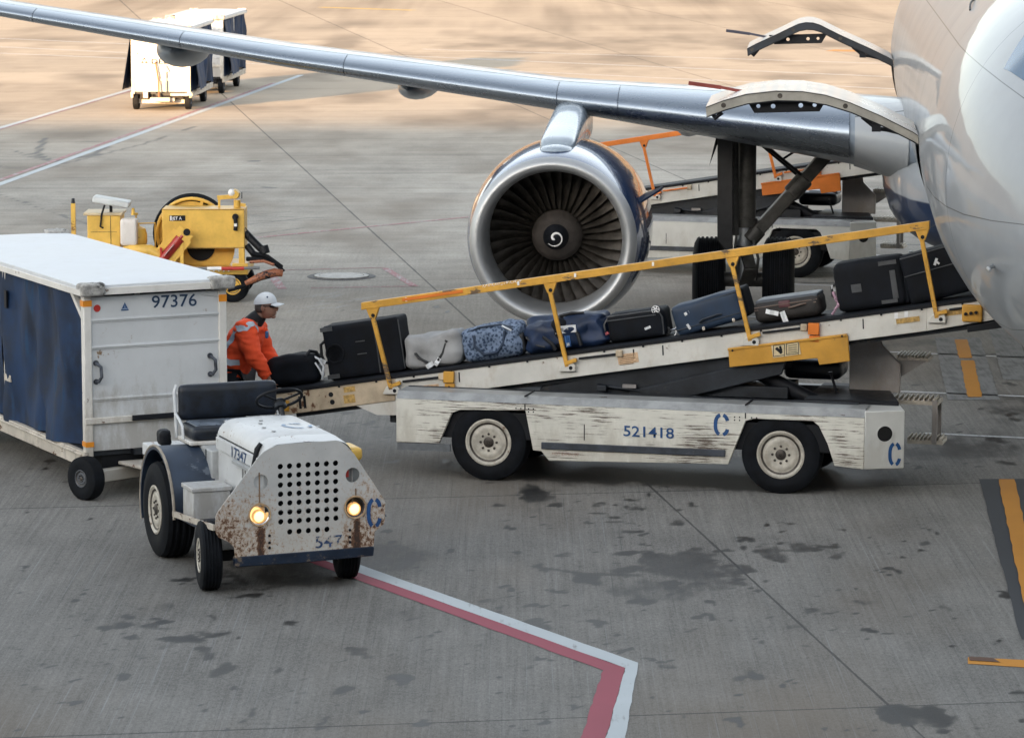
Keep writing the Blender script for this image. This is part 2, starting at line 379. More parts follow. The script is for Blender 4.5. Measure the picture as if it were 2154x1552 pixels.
for pts in ([(1.35,31.6),(1.55,31.2),(1.75,31.15),(1.95,30.7),(2.0,30.2)],[(1.0,30.9),(1.3,30.75),(1.7,30.9)],[(.2,31.0),(.6,30.7),(1.1,30.6)],[(-2.9,31.3),(-2.5,30.8),(-2.3,30.2)],[(2.3,31.8),(2.6,31.7),(2.9,31.9)]):
    stroke(pts, .07, .55, .2, seed=int(pts[0][0]*50)); stroke(pts, .22, .22, .1, seed=3)
for i in range(60):
    cy = 26+rs.rand()*20; cx = (rs.rand()-.5)*.3*cy
    blob(cx, cy, .1+.3*rs.rand(), .1+.5*rs.rand(), .06+.14*rs.rand(), soft=.8)
# rubber scuffs
for i in range(170):
    cy = 47+rs.rand()*40; cx = (rs.rand()-.62)*.3*cy; L = .6+2.6*rs.rand(); k = (rs.rand()-.5)*.5
    stroke([(cx+L*t, cy+k*L*t+1.0*(t-.5)**2*rs.choice((-1,1))) for t in np.linspace(0,1,5)], .03+.06*rs.rand(), .15+.3*rs.rand(), .32, seed=i)
for i in range(26):
    cy = 86+rs.rand()*70; cx = -14+rs.rand()*6; L = 14+14*rs.rand(); k = (rs.rand()-.55)*.28
    stroke([(cx+L*t, cy+k*L*t+2*(t-.5)**2) for t in np.linspace(0,1,5)], .10+.2*rs.rand(), .05+.10*rs.rand(), .2, seed=i+300)
stroke([(-10.6,80.9),(-10.2,76.5),(-9.6,74.3),(-9.0,76),(-8.8,80)], .14, .6, .2, seed=2)
stroke([(-10.9,77.6),(-10.2,75.5),(-9.3,73.8),(-8.2,79),(-7.5,84.5)], .12, .5, .25, seed=5)
stroke([(-11,73.5),(-9.9,72.6),(-9.4,73.2)], .5, .4, .1, seed=3)
for k in range(5):
    x0 = -10.5+k*.5; stroke([(x0, 69-k*1.2), (x0+1.4, 65.5-k*1.2), (x0+3.2, 64.6-k*1.6), (x0+5.5, 65.5-k)], .07, .5, .25, seed=40+k)
stroke([(-6.4,67.6),(-4.7,67.3)], .06, .75)
stroke([(-5.2,62.9),(-3.2,62.4)], .06, .6, .2)
stroke([(-5.55,74.6),(-5.35,74.5)], .1, .9); stroke([(-4.75,68.4),(-4.6,68.3)], .1, .9)
stroke([(1.9,62.5),(2.6,62.2)], .2, .55); stroke([(2.2,65.2),(3.2,65)], .12, .45)
# wide tyre tracks sweeping over the near slabs and pale scraped lines
for o in (0, .22):
    stroke([(-2.2,25.5+o),(-1.5,26.5+o),(-.6,27.7+o),(.0,28.2+o)], .045, .32, .25, seed=7)
    stroke([(-1.9,24.6+o),(-1.0,25.9+o),(.2,27.3+o)], .04, .28, .25, seed=9)
for i in range(14):
    cy = 49+rs.rand()*3; cx = -3.2+rs.rand()*1.0
    stroke([(cx, cy), (cx+.5*rs.rand(), cy+.4)], .03, .5, .1, lite, i)
sst = lambda v, a, b_: (lambda q: q*q*(3-2*q))(np.clip((v-a)/(b_-a), 0, 1))
dark += np.where(near, .36*sst(X, 2.8, 5.0)*sst(Y, 33, 38)*(1-sst(Y, 62, 75))*(.7+.6*(g2-.5)), 0)  # shade beneath the fuselage, painted into the slab colour
me = bpy.data.meshes.new('ground')
vv = np.stack([X.ravel(), Y.ravel(), np.zeros(X.size)], 1).astype(np.float32)
idx = np.arange(nx*ny).reshape(ny, nx)
ff = np.stack([idx[:-1,:-1], idx[:-1,1:], idx[1:,1:], idx[1:,:-1]], -1).reshape(-1, 4)
me.vertices.add(len(vv)); me.vertices.foreach_set('co', vv.ravel())
me.loops.add(ff.size); me.loops.foreach_set('vertex_index', ff.ravel().astype(np.int32))
me.polygons.add(len(ff)); me.polygons.foreach_set('loop_start', np.arange(0, ff.size, 4, dtype=np.int32)); me.polygons.foreach_set('loop_total', np.full(len(ff), 4, dtype=np.int32))
me.update(calc_edges=True)
ca = me.color_attributes.new('wear', 'FLOAT_COLOR', 'POINT')  # red channel: oil and grime plus painted shade
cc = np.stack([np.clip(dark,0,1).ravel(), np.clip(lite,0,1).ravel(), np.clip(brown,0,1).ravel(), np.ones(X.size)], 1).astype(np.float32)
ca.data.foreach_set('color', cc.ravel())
ground = bpy.data.objects.new('ground', me); col.objects.link(ground); struct(ground)

t = NT('apron concrete')
at_ = t.node('ShaderNodeVertexColor', layer_name='wear'); sc_ = t.node('ShaderNodeSeparateColor'); t.link(at_.outputs[0], sc_.inputs[0])
ang = math.atan2(.1485, .989)
co = t.coord(rot=(0,0,-ang)); u, v_, _ = t.sep(co)          # slab axes
def slab(a, off, pitch): return t.math('DIVIDE', t.math('SUBTRACT', a, off), pitch)
su = slab(u, 6.577, 7.2); sv = slab(v_, 25.01, 9.2)
wn = t.node('ShaderNodeTexWhiteNoise', noise_dimensions='2D'); cb = t.node('ShaderNodeCombineXYZ')
t.link(t.math('FLOOR', su), cb.inputs[0]); t.link(t.math('FLOOR', sv), cb.inputs[1]); t.link(cb.outputs[0], wn.inputs['Vector'])
tone = wn.outputs['Value']
yy = t.sep(t.coord())[1]
n1 = t.noise(t.coord((.22,.11,1)), 1, 5, .6); n2 = t.noise(t.coord((1.5,.8,1)), 1, 7, .68); n3 = t.noise(t.coord((26,14,1)), 1, 5, .75)
gr = t.noise(t.coord((24,.5,1), rot=(0,0,-ang)), 1, 4, .6)
fad = t.ramp(yy, 66, 92, 1, .3)
lum = t.math('ADD', t.math('MULTIPLY', t.math('MULTIPLY', t.math('SUBTRACT', n1, .5), .85), fad), t.math('MULTIPLY', t.math('MULTIPLY', t.math('SUBTRACT', n2, .5), .85), fad))
lum = t.math('ADD', lum, t.math('MULTIPLY', t.math('MULTIPLY', t.math('SUBTRACT', n3, .5), 1.2), fad))
lum = t.math('ADD', lum, t.math('MULTIPLY', t.math('MULTIPLY', t.math('SUBTRACT', gr, .5), .75), t.ramp(yy, 38, 66, 1, .08)))
lum = t.math('ADD', lum, t.math('MULTIPLY', t.math('SUBTRACT', tone, .5), .16))
hz = t.noise(t.coord((.10,1.5,1)), 1, 5, .65); hz2 = t.noise(t.coord((.35,5,1), loc=(4,0,0)), 1, 4, .6)
lum = t.math('ADD', lum, t.math('MULTIPLY', t.math('ADD', t.math('MULTIPLY', t.math('SUBTRACT', hz, .5), .8), t.math('MULTIPLY', t.math('SUBTRACT', hz2, .5), .5)), t.math('MULTIPLY', t.ramp(yy, 40, 66), t.ramp(yy, 68, 96, 1, .4))))
n4 = t.noise(t.coord((70,34,1)), 1, 4, .7)
lum = t.math('ADD', lum, t.math('MULTIPLY', t.math('MULTIPLY', t.math('SUBTRACT', n4, .5), 1.5), t.ramp(yy, 34, 55, 1, 0)))
farz = t.ramp(yy, 27, 58)                                     # slabs get paler further out
basec = t.mix(farz, (.166,.160,.149), (.305,.284,.250))
basec = t.mix(t.ramp(yy, 66, 100), basec, (.40,.335,.258))  # far slabs turn tan: warm sunlight tone put into the colour
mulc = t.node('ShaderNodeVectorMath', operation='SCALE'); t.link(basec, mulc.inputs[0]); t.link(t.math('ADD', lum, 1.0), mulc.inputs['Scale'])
c1 = t.mix(t.math('MULTIPLY', sc_.outputs[2], .75), mulc.outputs[0], (.135,.108,.080))
c1 = t.mix(t.math('MULTIPLY', sc_.outputs[1], .55), c1, (.36,.39,.42))
stn = t.math('ADD', t.math('ADD', sc_.outputs[0], t.math('MULTIPLY', t.math('SUBTRACT', n3, .5), .55)), t.math('MULTIPLY', t.math('SUBTRACT', t.noise(t.coord((5,2.2,1), loc=(7,3,0)), 1, 6, .7), .5), t.math('MULTIPLY', fad, .75)))
xx_ = t.sep(t.coord())[0]
f1 = t.noise(t.coord((95,.30,1), rot=(0,0,-ang)), 1, 2, .5); f2 = t.noise(t.coord((90,.22,1), rot=(0,0,-.02), loc=(3,1,0)), 1, 2, .5); f3 = t.noise(t.coord((80,.30,1), rot=(0,0,.36), loc=(9,4,0)), 1, 2, .5)
pm = t.noise(t.coord((.45,.3,1), loc=(2,8,0)), 1, 3, .6); left = t.ramp(xx_, -1.2, -.4, 1, 0)
fl = t.math('ADD', t.math('MULTIPLY', t.ramp(f1, .60, .72), t.math('SUBTRACT', 1.0, left)), t.math('MULTIPLY', t.ramp(f2, .60, .72), left))
fl = t.math('MULTIPLY', fl, t.ramp(pm, .38, .62, .25, 1))
fl = t.math('ADD', fl, t.math('MULTIPLY', t.math('MULTIPLY', t.ramp(f3, .58, .70), t.ramp(t.math('ADD', t.math('ABSOLUTE', t.math('ADD', t.math('ADD', xx_, 2.95), t.math('MULTIPLY', t.math('SUBTRACT', yy, 26.5), -.376))), t.math('MULTIPLY', pm, .3)), .40, .62, 1, 0)), t.ramp(yy, 29, 31, 1, 0)), clamp=True)
fl = t.math('MULTIPLY', fl, t.ramp(yy, 40, 55, 1, 0))
c1 = t.mix(t.math('MULTIPLY', fl, .22), c1, (.40,.43,.46))
fd = t.math('MULTIPLY', t.ramp(t.noise(t.coord((85,.4,1), rot=(0,0,-ang*.6), loc=(1,7,0)), 1, 2, .5), .60, .74), t.ramp(yy, 40, 55, 1, 0))
c1 = t.mix(t.math('MULTIPLY', fd, .4), c1, (.05,.052,.055))
stain_shade = t.math('ADD', t.math('MULTIPLY', t.ramp(stn, .30, .58), t.math('ADD', .42, t.math('MULTIPLY', sc_.outputs[0], .55))), t.math('MULTIPLY', sc_.outputs[0], .18), clamp=True)
c1 = t.mix(stain_shade, c1, (.020,.020,.020))
def line(s_, pitch, wd):
    f = t.math('FRACT', t.math('ADD', s_, .5)); d = t.math('MULTIPLY', t.math('ABSOLUTE', t.math('SUBTRACT', f, .5)), pitch)
    d = t.math('ADD', d, t.math('MULTIPLY', t.math('SUBTRACT', n2, .5), .03))
    return t.ramp(d, t.math('MULTIPLY', wd, .5), wd, 1, 0)
jw = t.math('ADD', .011, t.math('MULTIPLY', yy, .00014))
jl = t.math('MAXIMUM', line(su, 7.2, jw), line(sv, 9.2, t.math('MULTIPLY', jw, 1.2)))
c1 = t.mix(t.math('MULTIPLY', jl, .7), c1, (.025,.026,.028))
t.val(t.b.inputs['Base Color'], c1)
t.val(t.b.inputs['Roughness'], t.math('SUBTRACT', .86, t.math('MULTIPLY', stain_shade, .35)))
t.b.inputs['Specular IOR Level'].default_value = .3
t.bump(t.math('ADD', n3, t.math('MULTIPLY', gr, .7)), .25, .012)
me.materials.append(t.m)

# painted lines: thin sheets above the slabs, worn through in places
def worn(name, c, wear=.5, under=(.30,.30,.30)):
    t = NT(name); n = t.noise(t.coord((5,2.5,1)), 1, 8, .7); g = t.noise(t.coord((30,1.2,1), rot=(0,0,-ang)), 1, 4, .6)
    k = t.ramp(t.math('ADD', t.math('MULTIPLY', n, .65), t.math('MULTIPLY', g, .35)), wear-.06, wear+.1)
    n2 = t.noise(t.coord((1.2,.7,1)), 1, 4, .6)
    cc = t.mix(n2, tuple(x*.78 for x in c), tuple(min(1, x*1.15) for x in c))
    t.val(t.b.inputs['Base Color'], t.mix(k, cc, under)); t.b.inputs['Roughness'].default_value = .7
    return t.m
mw = worn('white line paint', (.42,.46,.48), .60, (.20,.20,.20)); mr = worn('red line paint', (.26,.036,.062), .66, (.17,.14,.13)); my = worn('yellow line paint', (.52,.22,.02), .70, (.16,.12,.07)); mk = worn('black line border', (.035,.038,.044), .66, (.10,.10,.105))
mpale = worn('pale scraped concrete', (.22,.22,.215), .50, (.12,.12,.12)); mfw = worn('faded white paint', (.55,.55,.55), .56, (.32,.32,.32)); mfr = worn('faded red paint', (.30,.13,.14), .52, (.33,.32,.31))
def sheet(name, quads, m, z):
    b = MB()
    for q in quads:
        # subdivide long strips slightly with ragged edges
        n = 24; p0, p1, p2, p3 = [Vector((*p, z)) for p in q]
        L = []
        for i in range(n+1):
            k = i/n; j = (random.random()-.5)*.014; a = p0.lerp(p3, k); c = p1.lerp(p2, k); d = (c-a).normalized()
            L += [a+d*j, c+d*(random.random()-.5)*.014]
        b.add(L, [(2*i, 2*i+1, 2*i+3, 2*i+2) for i in range(n)])
    return struct(b.build(name, m, smooth=False, recalc=False))
Z1 = .004
sheet('white_line', [((-2.35,32.75),(-2.34,32.40),(.875,26.969),(.984,27.151)), ((.984,27.151),(.875,26.969),(.60,24.0),(.745,24.0))], mw, Z1)
sheet('red_line', [((-2.34,32.40),(-2.33,32.10),(.70,26.887),(.875,26.969)), ((.875,26.969),(.70,26.887),(.42,24.0),(.60,24.0))], mr, Z1)
def strip(p, q, wd):
    p = Vector(p); q = Vector(q); d = (q-p).normalized(); n = Vector((-d.y, d.x))*wd/2
    return (tuple(p+n), tuple(p-n), tuple(q-n), tuple(q+n))
sheet('white_line', [strip((-10.6,62.7),(-6.21,105.2),.17)], mw, Z1); sheet('red_line', [strip((-10.82,63),(-6.75,101.5),.12)], mfr, Z1)
sheet('white_line', [strip((-13.2,73.3),(-9.6,107),.17)], mw, Z1); sheet('red_line', [strip((-13.1,73.0),(-9.46,107),.07)], mfr, Z1)
for a, b_ in (((-24,132),(14,102)),((-24,127),(12,97.5)),((-24,122.6),(-4,108.3)),((-3,120),(13,110.5))):
    sheet('lane_line', [strip(a, b_, .16)], mfw, Z1)
sheet('yellow_line', [strip((-8.3,155.4),(-4.2,152.2),.5)], worn('sunlit yellow paint', (.62,.40,.06), .6, (.5,.44,.38)), Z1)
sheet('yellow_line', [strip((10.6,119.3),(12.2,118.6),1.0)], my, Z1)
sheet('black_line_border', [((4.72,35.52),(5.6,35.55),(5.1,28.0),(4.08,28.0))], mk, Z1)
sheet('yellow_line', [((4.91,35.49),(5.075,35.49),(4.42,29.0),(4.26,29.0))], my, 2*Z1)
sheet('yellow_line', [((3.573,27.353),(3.543,27.118),(5.2,26.6),(5.2,26.93))], my, Z1)
sheet('black_line_border', [((3.58,27.36),(3.57,27.22),(3.80,27.15),(3.76,27.31))], worn('rusty patch', (.10,.05,.03), .7, (.2,.12,.05)), 2*Z1)
sheet('pale_line_border', [((5.55,46.4),(6.14,46.4),(5.66,40.9),(5.05,40.9))], mpale, Z1)
sheet('yellow_line', [((5.783,46.18),(5.95,46.18),(5.79,44.4),(5.62,44.4)), ((5.61,44.2),(5.78,44.2),(5.48,41.1),(5.31,41.1))], my, 2*Z1)
sheet('pale_line_border', [strip((6.62,48),(6.1,42.5),.36)], mpale, Z1)
for a, b_ in (((4.2,45.2),(8,44.0)),((3.6,41.85),(8,40.6)),((4.5,38.46),(8,37.35)),((3.2,48.6),(7,47.4)),((3.4,52.6),(7,51.6)),((1.5,57.5),(7,56.0))):
    sheet('white_line', [strip(a, b_, .09)], mfw, Z1)
sheet('red_line', [strip((-4.5,58.8),(3.2,66.5),.10)], mfr, Z1)
sheet('red_line', [strip((-2.95,51.93),(-1.43,52.15),.07), strip((-1.95,54.5),(-1.43,52.1),.12), strip((-3.75,54.3),(-3.36,51.8),.14), strip((-3.7,54.2),(-1.95,54.6),.05)], mfr, Z1)

t_man = thing('manhole_cover', 'round pale metal manhole cover set in the concrete beside the yellow hydrant cart', 'manhole cover', (-2.57,53.4,0))
MB().lathe([(.0,.0),(.40,.0),(.41,.022),(.345,.026),(.34,.012),(.33,.012),(.325,.024),(0,.026)], axis=(0,0,1), n=48, cap=False).build('cover', paint('manhole iron', (.40,.39,.37), .6, .2, 12, chip=.35, chipcol=(.15,.14,.13), bump=.4, bscale=30), t_man)
MB().lathe([(.40,.004),(.50,.012),(.52,.004)], axis=(0,0,1), n=48, cap=False).build('ring', paint('manhole ring', (.10,.10,.10), .8, .2, 9), t_man)

# ribbed hangar across the apron (its reflection shows in the fuselage)
hg = thing('hangar', 'ribbed brown hangar wall across the apron, seen mirrored in the fuselage', 'hangar', (0,215,0), 0)
MB().box(-160,190,0,40,0,17).build('wall', paint('hangar wall', (.13,.105,.08), .7, .1, .2), hg, smooth=False)
b = MB()
for k in range(175): b.box(-160+2*k,-159.2+2*k,-.5,0,0,17)
b.build('wall_rib', paint('hangar rib', (.045,.04,.035), .7), hg, smooth=False); hg.children[-1]['kind'] = 'stuff'
# terminal building behind the camera: casts the long shade over the near apron
tb = thing('terminal_building', 'long pale terminal building that shades the near apron', 'building', (0,-2,0))
TH = (85+2)/LD.y*math.tan(SUN_EL)
MB().box(-260, 70, -32, 0, 0, TH).build('wall', paint('terminal wall', (.40,.40,.39), .7, .05, .1), tb, smooth=False)
b = MB()
for k in range(-62, 17): b.box(k*4.1+.3, k*4.1+3.6, .02, .05, 4.2, 7.8); b.box(k*4.1+.3, k*4.1+3.6, .02, .05, .4, 3.0)
b.build('window', paint('terminal glass', (.02,.03,.04), .08, .1), tb, smooth=False)
# ------------------------------------------------------------------ airliner
t = NT('airliner paint'); co = t.coord(); X_, Y_, Z_ = t.sep(co)
zl = t.math('ADD', t.ramp(Y_, 2.5, 5.5, 1.50, 2.13), t.ramp(Y_, 14, 19, 0, .9))
belly = t.ramp(t.math('SUBTRACT', Z_, zl), -.012, .012, 1, 0)
n = t.noise(co, .9, 5, .6); st = t.noise(t.coord((1.2,.25,5)), 1.5, 6, .65)
wh = t.mix(t.ramp(n, .3, .7), (.255,.272,.29), (.295,.312,.33)); wh = t.mix(t.math('MULTIPLY', t.ramp(st, .52, .75), .28), wh, (.30,.29,.27))
base = t.mix(belly, wh, (.010,.022,.055))
def seam(s_, pitch, wd):
    f = t.math('FRACT', t.math('DIVIDE', s_, pitch)); d = t.math('MULTIPLY', t.math('ABSOLUTE', t.math('SUBTRACT', f, .5)), pitch)
    return t.ramp(d, wd*.4, wd, 1, 0)
th_ = t.math('ARCTAN2', t.math('SUBTRACT', Z_, 3.41), X_)
sm = t.math('MAXIMUM', seam(t.math('ADD', Y_, .6), 2.63, .008), seam(t.math('ADD', th_, .21), .62, .004))
# rivet rows as fine dots beside the seams
vor = t.node('ShaderNodeTexVoronoi'); vor.inputs['Scale'].default_value = 22; t.link(co, vor.inputs['Vector'])
rv = t.math('MULTIPLY', t.ramp(vor.outputs['Distance'], .05, .12, 1, 0), t.math('MAXIMUM', seam(t.math('ADD', Y_, .68), 2.63, .05), seam(t.math('ADD', th_, .25), .62, .02)))
base = t.mix(t.math('MULTIPLY', sm, .85), base, (.05,.055,.06)); base = t.mix(t.math('MULTIPLY', rv, .65), base, (.15,.15,.15))
t.val(t.b.inputs['Base Color'], base); t.b.inputs['Roughness'].default_value = .5; t.b.inputs['Specular IOR Level'].default_value = .25; t.b.inputs['Coat Weight'].default_value = .42; t.b.inputs['Coat Roughness'].default_value = .045; t.b.inputs['Coat IOR'].default_value = 1.6
bn = t.node('ShaderNodeBump'); bn.inputs['Strength'].default_value = .18; bn.inputs['Distance'].default_value = .05
t.link(t.noise(t.coord((1.3,.8,1.3)), 1, 3, .5), bn.inputs['Height']); t.link(bn.outputs[0], t.b.inputs['Normal']); t.link(bn.outputs[0], t.b.inputs['Coat Normal'])
MT['air'] = t.m
MT['wing'] = paint('wing grey', (.165,.20,.245), .36, .05, .5, grime=.15, grimecol=(.22,.22,.22), coat=.3)
t = NT('bare slat metal'); co = t.coord((1,1,1)); n = t.noise(t.coord((.6,3,3)), 2, 6, .6)
t.val(t.b.inputs['Base Color'], t.mix(n, (.235,.27,.32), (.29,.325,.37))); t.b.inputs['Metallic'].default_value = .9; t.val(t.b.inputs['Roughness'], t.ramp(n, .3, .7, .24, .32))
MT['slat'] = t.m
t = NT('polished inlet lip'); n = t.noise(t.coord((2,2,2)), 3, 6, .6)
t.val(t.b.inputs['Base Color'], t.mix(n, (.41,.415,.42), (.47,.475,.475))); t.b.inputs['Metallic'].default_value = .75; t.val(t.b.inputs['Roughness'], t.ramp(n, .3, .7, .42, .50))
MT['lip'] = t.m
MT['cowl'] = paint('navy engine cowl', (.012,.040,.12), .25, .1, 2, coat=1)
MT['strake'] = paint('navy strake', (.008,.022,.055), .5, .2, 5, spec=.3)
MT['blade'] = paint('fan blade titanium', (.080,.070,.060), .34, .25, 6, metal=.6)
MT['gear'] = paint('grimy landing gear', (.060,.058,.054), .5, .3, 7, grime=.5, grimecol=(.02,.018,.016))
MT['geardark'] = paint('dark gear door', (.022,.022,.024), .5, .3, 4)
MT['frame'] = paint('door frame primer', (.28,.265,.23), .5, .12, 5, chip=.25, chipcol=(.08,.07,.05), chipscale=(10,10,10))
MT['doorskin'] = paint('door skin', (.36,.36,.36), .3, .08, 2, coat=.35, grime=.5, grimecol=(.24,.21,.17))

ac = thing('airliner', 'white airliner with navy belly and open cargo doors, its wing and engine over the apron', 'airliner', (6.08,35.83,0), -5)
FR = 1.975; FZ = 3.41
fy = [(-8.3,.03,2.9),(-8.22,.28,2.91),(-7.95,.62,2.95),(-7.5,.97,3.02),(-6.9,1.28,3.12),(-6.2,1.53,3.22),(-5.4,1.73,3.31),(-4.5,1.86,3.37),(-3.5,1.94,3.40),(-2.4,FR,FZ)] + [(y, FR, FZ) for y in (-1.5,-.5,0,.6,1.2,1.82,2.5,4,6,8,10,12,13.5,14,14.6,15.2,15.82,16.3)] + [(18,1.93,3.45),(20,1.75,3.6),(22,1.45,3.85),(24,1.0,4.2),(26,.5,4.55),(26.8,.15,4.7)]
rings = []
for y, r, z in fy: rings.append([(r*math.cos(2*math.pi*k/72), y, z+r*(1.0 if k <= 36 else 1.0)*math.sin(2*math.pi*k/72)) for k in range(72)])
yi = [a[0] for a in fy]
def skip(i, j): return 36 <= j < 47 and (0 <= yi[i] < 1.8 or 14 <= yi[i] < 15.8)
MB().loft(rings, skip=skip).build('fuselage', MT['air'], ac, ang=60)
b = MB()
for y0 in (0, 14):
    for x0, x1, ya, yb, za, zb in ((-1.3,1.5,y0-.15,y0-.13,1.8,3.4),(-1.3,1.5,y0+1.95,y0+1.97,1.8,3.4),(1.5,1.52,y0-.15,y0+1.97,1.8,3.4),(-1.15,1.5,y0-.15,y0+1.97,1.80,1.82),(-1.9,1.5,y0-.15,y0+1.97,3.38,3.40)): b.box(x0,x1,ya,yb,za,zb)
b.build('cargo_hold', MT['dark'], ac, smooth=False)
# belly fairing
rings = []
for y, w_, zb, zt in [(5.6,1.0,1.62,2.4),(6.3,1.55,1.46,2.65),(7.1,1.88,1.36,2.85),(8,2.05,1.30,2.98),(9.2,2.14,1.27,3.05),(11,2.16,1.26,3.05),(13.5,2.14,1.27,3.0),(15,2.0,1.34,2.85),(16.4,1.6,1.5,2.6),(17.5,.9,1.7,2.3)]:
    zc = (zb+zt)/2; hz = (zt-zb)/2; ring = []
    for k in range(48):
        a = 2*math.pi*k/48; c_, s_ = math.cos(a), math.sin(a)
        ring.append((w_*math.copysign(abs(c_)**.72, c_), y, zc+hz*math.copysign(abs(s_)**.72, s_)))
    rings.append(ring)
MB().loft(rings).build('belly_fairing', MT['air'], ac, ang=60)
# wing
def airfoil(x, tc): return 5*tc*(.2969*math.sqrt(x)-.126*x-.3516*x*x+.2843*x**3-.1036*x**4)
WST = [(-1.0,6.6,2.66,8.6,.145,3.6),(-1.9,7.45,2.74,7.6,.14,3.6),(-2.5,8.05,2.82,6.95,.132,3.4),(-6.4,10.05,3.12,4.35,.098,2.0),(-10.4,12.1,3.52,3.35,.088,.8),(-14.5,14.2,4.02,2.35,.085,0),(-17.2,15.6,4.38,1.55,.085,-.5)]
def wst(x):
    for a, c in zip(WST[:-1], WST[1:]):
        if c[0] <= x <= a[0]:
            k = (x-a[0])/(c[0]-a[0]); return [a[i]+(c[i]-a[i])*k for i in range(6)]
def wpt(x, xc, side, off=0):
    _, yl, zl_, c, tc, inc = wst(x); z = airfoil(xc, tc)*side + .08*xc*(1-xc)*.5
    d = 1e-3; z2 = airfoil(min(1, xc+d), tc)*side + .08*(xc+d)*(1-xc-d)*.5
    nx_, nz_ = -(z2-z)/d*side, side
    if xc < 1e-6: nx_, nz_ = -1, 0
    L = math.hypot(nx_, nz_); px = xc*c + nx_/L*off; pz = z*c + nz_/L*off; i = math.radians(inc)
    return (x, yl+px, zl_+pz-px*math.tan(i))
XC = [0,.004,.012,.025,.045,.07,.1,.14,.19,.26,.35,.46,.58,.7,.82,.92,.995]
xsn = [-1.0,-1.9,-2.5,-4,-5.2,-6.4,-8,-10.4,-12.4,-14.5,-16,-17.2]
rings = [[wpt(x, c, 1) for c in XC[::-1]] + [wpt(x, c, -1) for c in XC[1:]] for x in xsn]
wing = MB().loft(rings).build('wing', MT['wing'], ac, ang=70)
ux = [0,.004,.012,.025,.045,.07,.1,.135]; lx = [.004,.012,.025,.045,.06]
for a, c in ((-2.62,-5.574),(-5.586,-6.394),(-6.406,-9.394),(-9.406,-11.854),(-11.866,-14.194),(-14.206,-16.9)):
    rr = []
    for x in [a+(c-a)*k/6 for k in range(7)]:
        rr.append([wpt(x, q, 1, .018) for q in ux[::-1]]+[wpt(x, q, -1, .018) for q in lx] + [wpt(x, q, -1, -.01) for q in lx[::-1]]+[wpt(x, q, 1, -.01) for q in ux])
    MB().loft(rr).build('slat', MT['slat'] , wing, ang=60)
for x, hw, hd in ((-4.75,.22,.20),(-8.62,.27,.20),(-12.2,.36,.27)):
    _, yl, zl_, c, *_r = wst(x); rr = []
    for k in range(17):
        q = k/16; f_ = max(.04, math.sin(math.pi*q)**.55)
        yc = yl+c*.30+q*c*.80; zc = zl_-.075-.035*c-.02*q
        rr.append([(x+hw*f_*math.cos(2*math.pi*j/20), yc, zc-.05+hd*f_*math.sin(2*math.pi*j/20)) for j in range(20)])
    MB().loft(rr).build('flap_fairing', MT['wing'], wing, ang=60)
gp = MB()
xs_ = [-2.6+(-16.9+2.6)*k/40 for k in range(41)]
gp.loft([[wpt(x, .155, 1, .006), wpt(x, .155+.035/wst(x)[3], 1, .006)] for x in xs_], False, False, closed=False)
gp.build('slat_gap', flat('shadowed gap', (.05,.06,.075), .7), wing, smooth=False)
# wing root fillet collar
rr = [[wpt(x, c, 1, .02) for c in XC[:9][::-1]]+[wpt(x, c, -1, .02) for c in XC[1:9]] for x in (-1.9,-2.2,-2.55)]
MB().loft(rr, False, False, closed=False).build('root_fillet', MT['air'], wing, ang=70)
# engine
EX, EY, EZ = -6.21, 6.86, 1.60
O = (EX, EY, EZ)
eng = MB().lathe([(1.024,.115),(1.037,.16),(1.058,.25),(1.075,.36),(1.10,.55),(1.128,.95),(1.14,1.4),(1.125,2.1),(1.07,2.8),(.96,3.45),(.93,3.45),(.90,3.0),(.60,2.9),(.56,3.6),(.44,4.6),(.40,4.6),(.05,4.2)], O, n=96, cap=False).build('engine', MT['cowl'], ac, ang=50)
MB().lathe([(.855,1.10),(.842,.7),(.832,.42),(.836,.26),(.852,.13),(.88,.05),(.912,.008),(.937,0),(.965,.008),(1.0,.05),(1.020,.095),(1.028,.12)], O, n=96, cap=False).build('inlet_lip', MT['lip'], eng, ang=60)
MB().lathe([(.853,1.0),(.853,1.25),(.05,1.25)], O, n=64, cap=False).build('inlet_duct', MT['black'], eng)
b = MB()
for k in range(36):
    L = []
    for i in range(9):
        q = i/8; r = .29+(.846-.29)*q; sg = R(28+34*q); c_ = .15+.07*q; phi = 2*math.pi*k/36 + .07*q*q
        for e in (-.5, 0, .5):
            ta = e*c_*math.sin(sg)/r + (.03*(1-4*e*e)); ax = .86+e*c_*math.cos(sg)
            a = phi+ta; L.append((EX+r*math.cos(a), EY+ax, EZ+r*math.sin(a)))
    b.add(L, [(3*i+j, 3*i+j+1, 3*i+j+4, 3*i+j+3) for i in range(8) for j in range(2)])
b.build('fan', MT['blade'], eng, recalc=False)
MB().lathe([(.315,.80),(.31,.74),(.24,.66),(.16,.575)], O, n=48, cap=False).build('spinner_ring', paint('brown spinner ring', (.055,.046,.040), .6, .2, 12), eng)
spin = MB().lathe([(.160,.575),(.11,.49),(.06,.43),(.0,.40)], O, n=40, cap=False).build('spinner', MT['black'], eng)
pts = []
for k in range(26):
    q = k/25; a = R(-140)+q*R(385); r = .010+.105*(1-q)**.9
    tt = .402+ (r/.16)**1.3*.16
    pts.append((EX+r*math.cos(a), EY+tt-.012, EZ+r*math.sin(a)))
MB().tube(pts, [.004+.011*min(1, k/12) for k in range(26)], 8).build('spiral_mark', flat('white spiral paint', (.8,.79,.77), .5), eng)
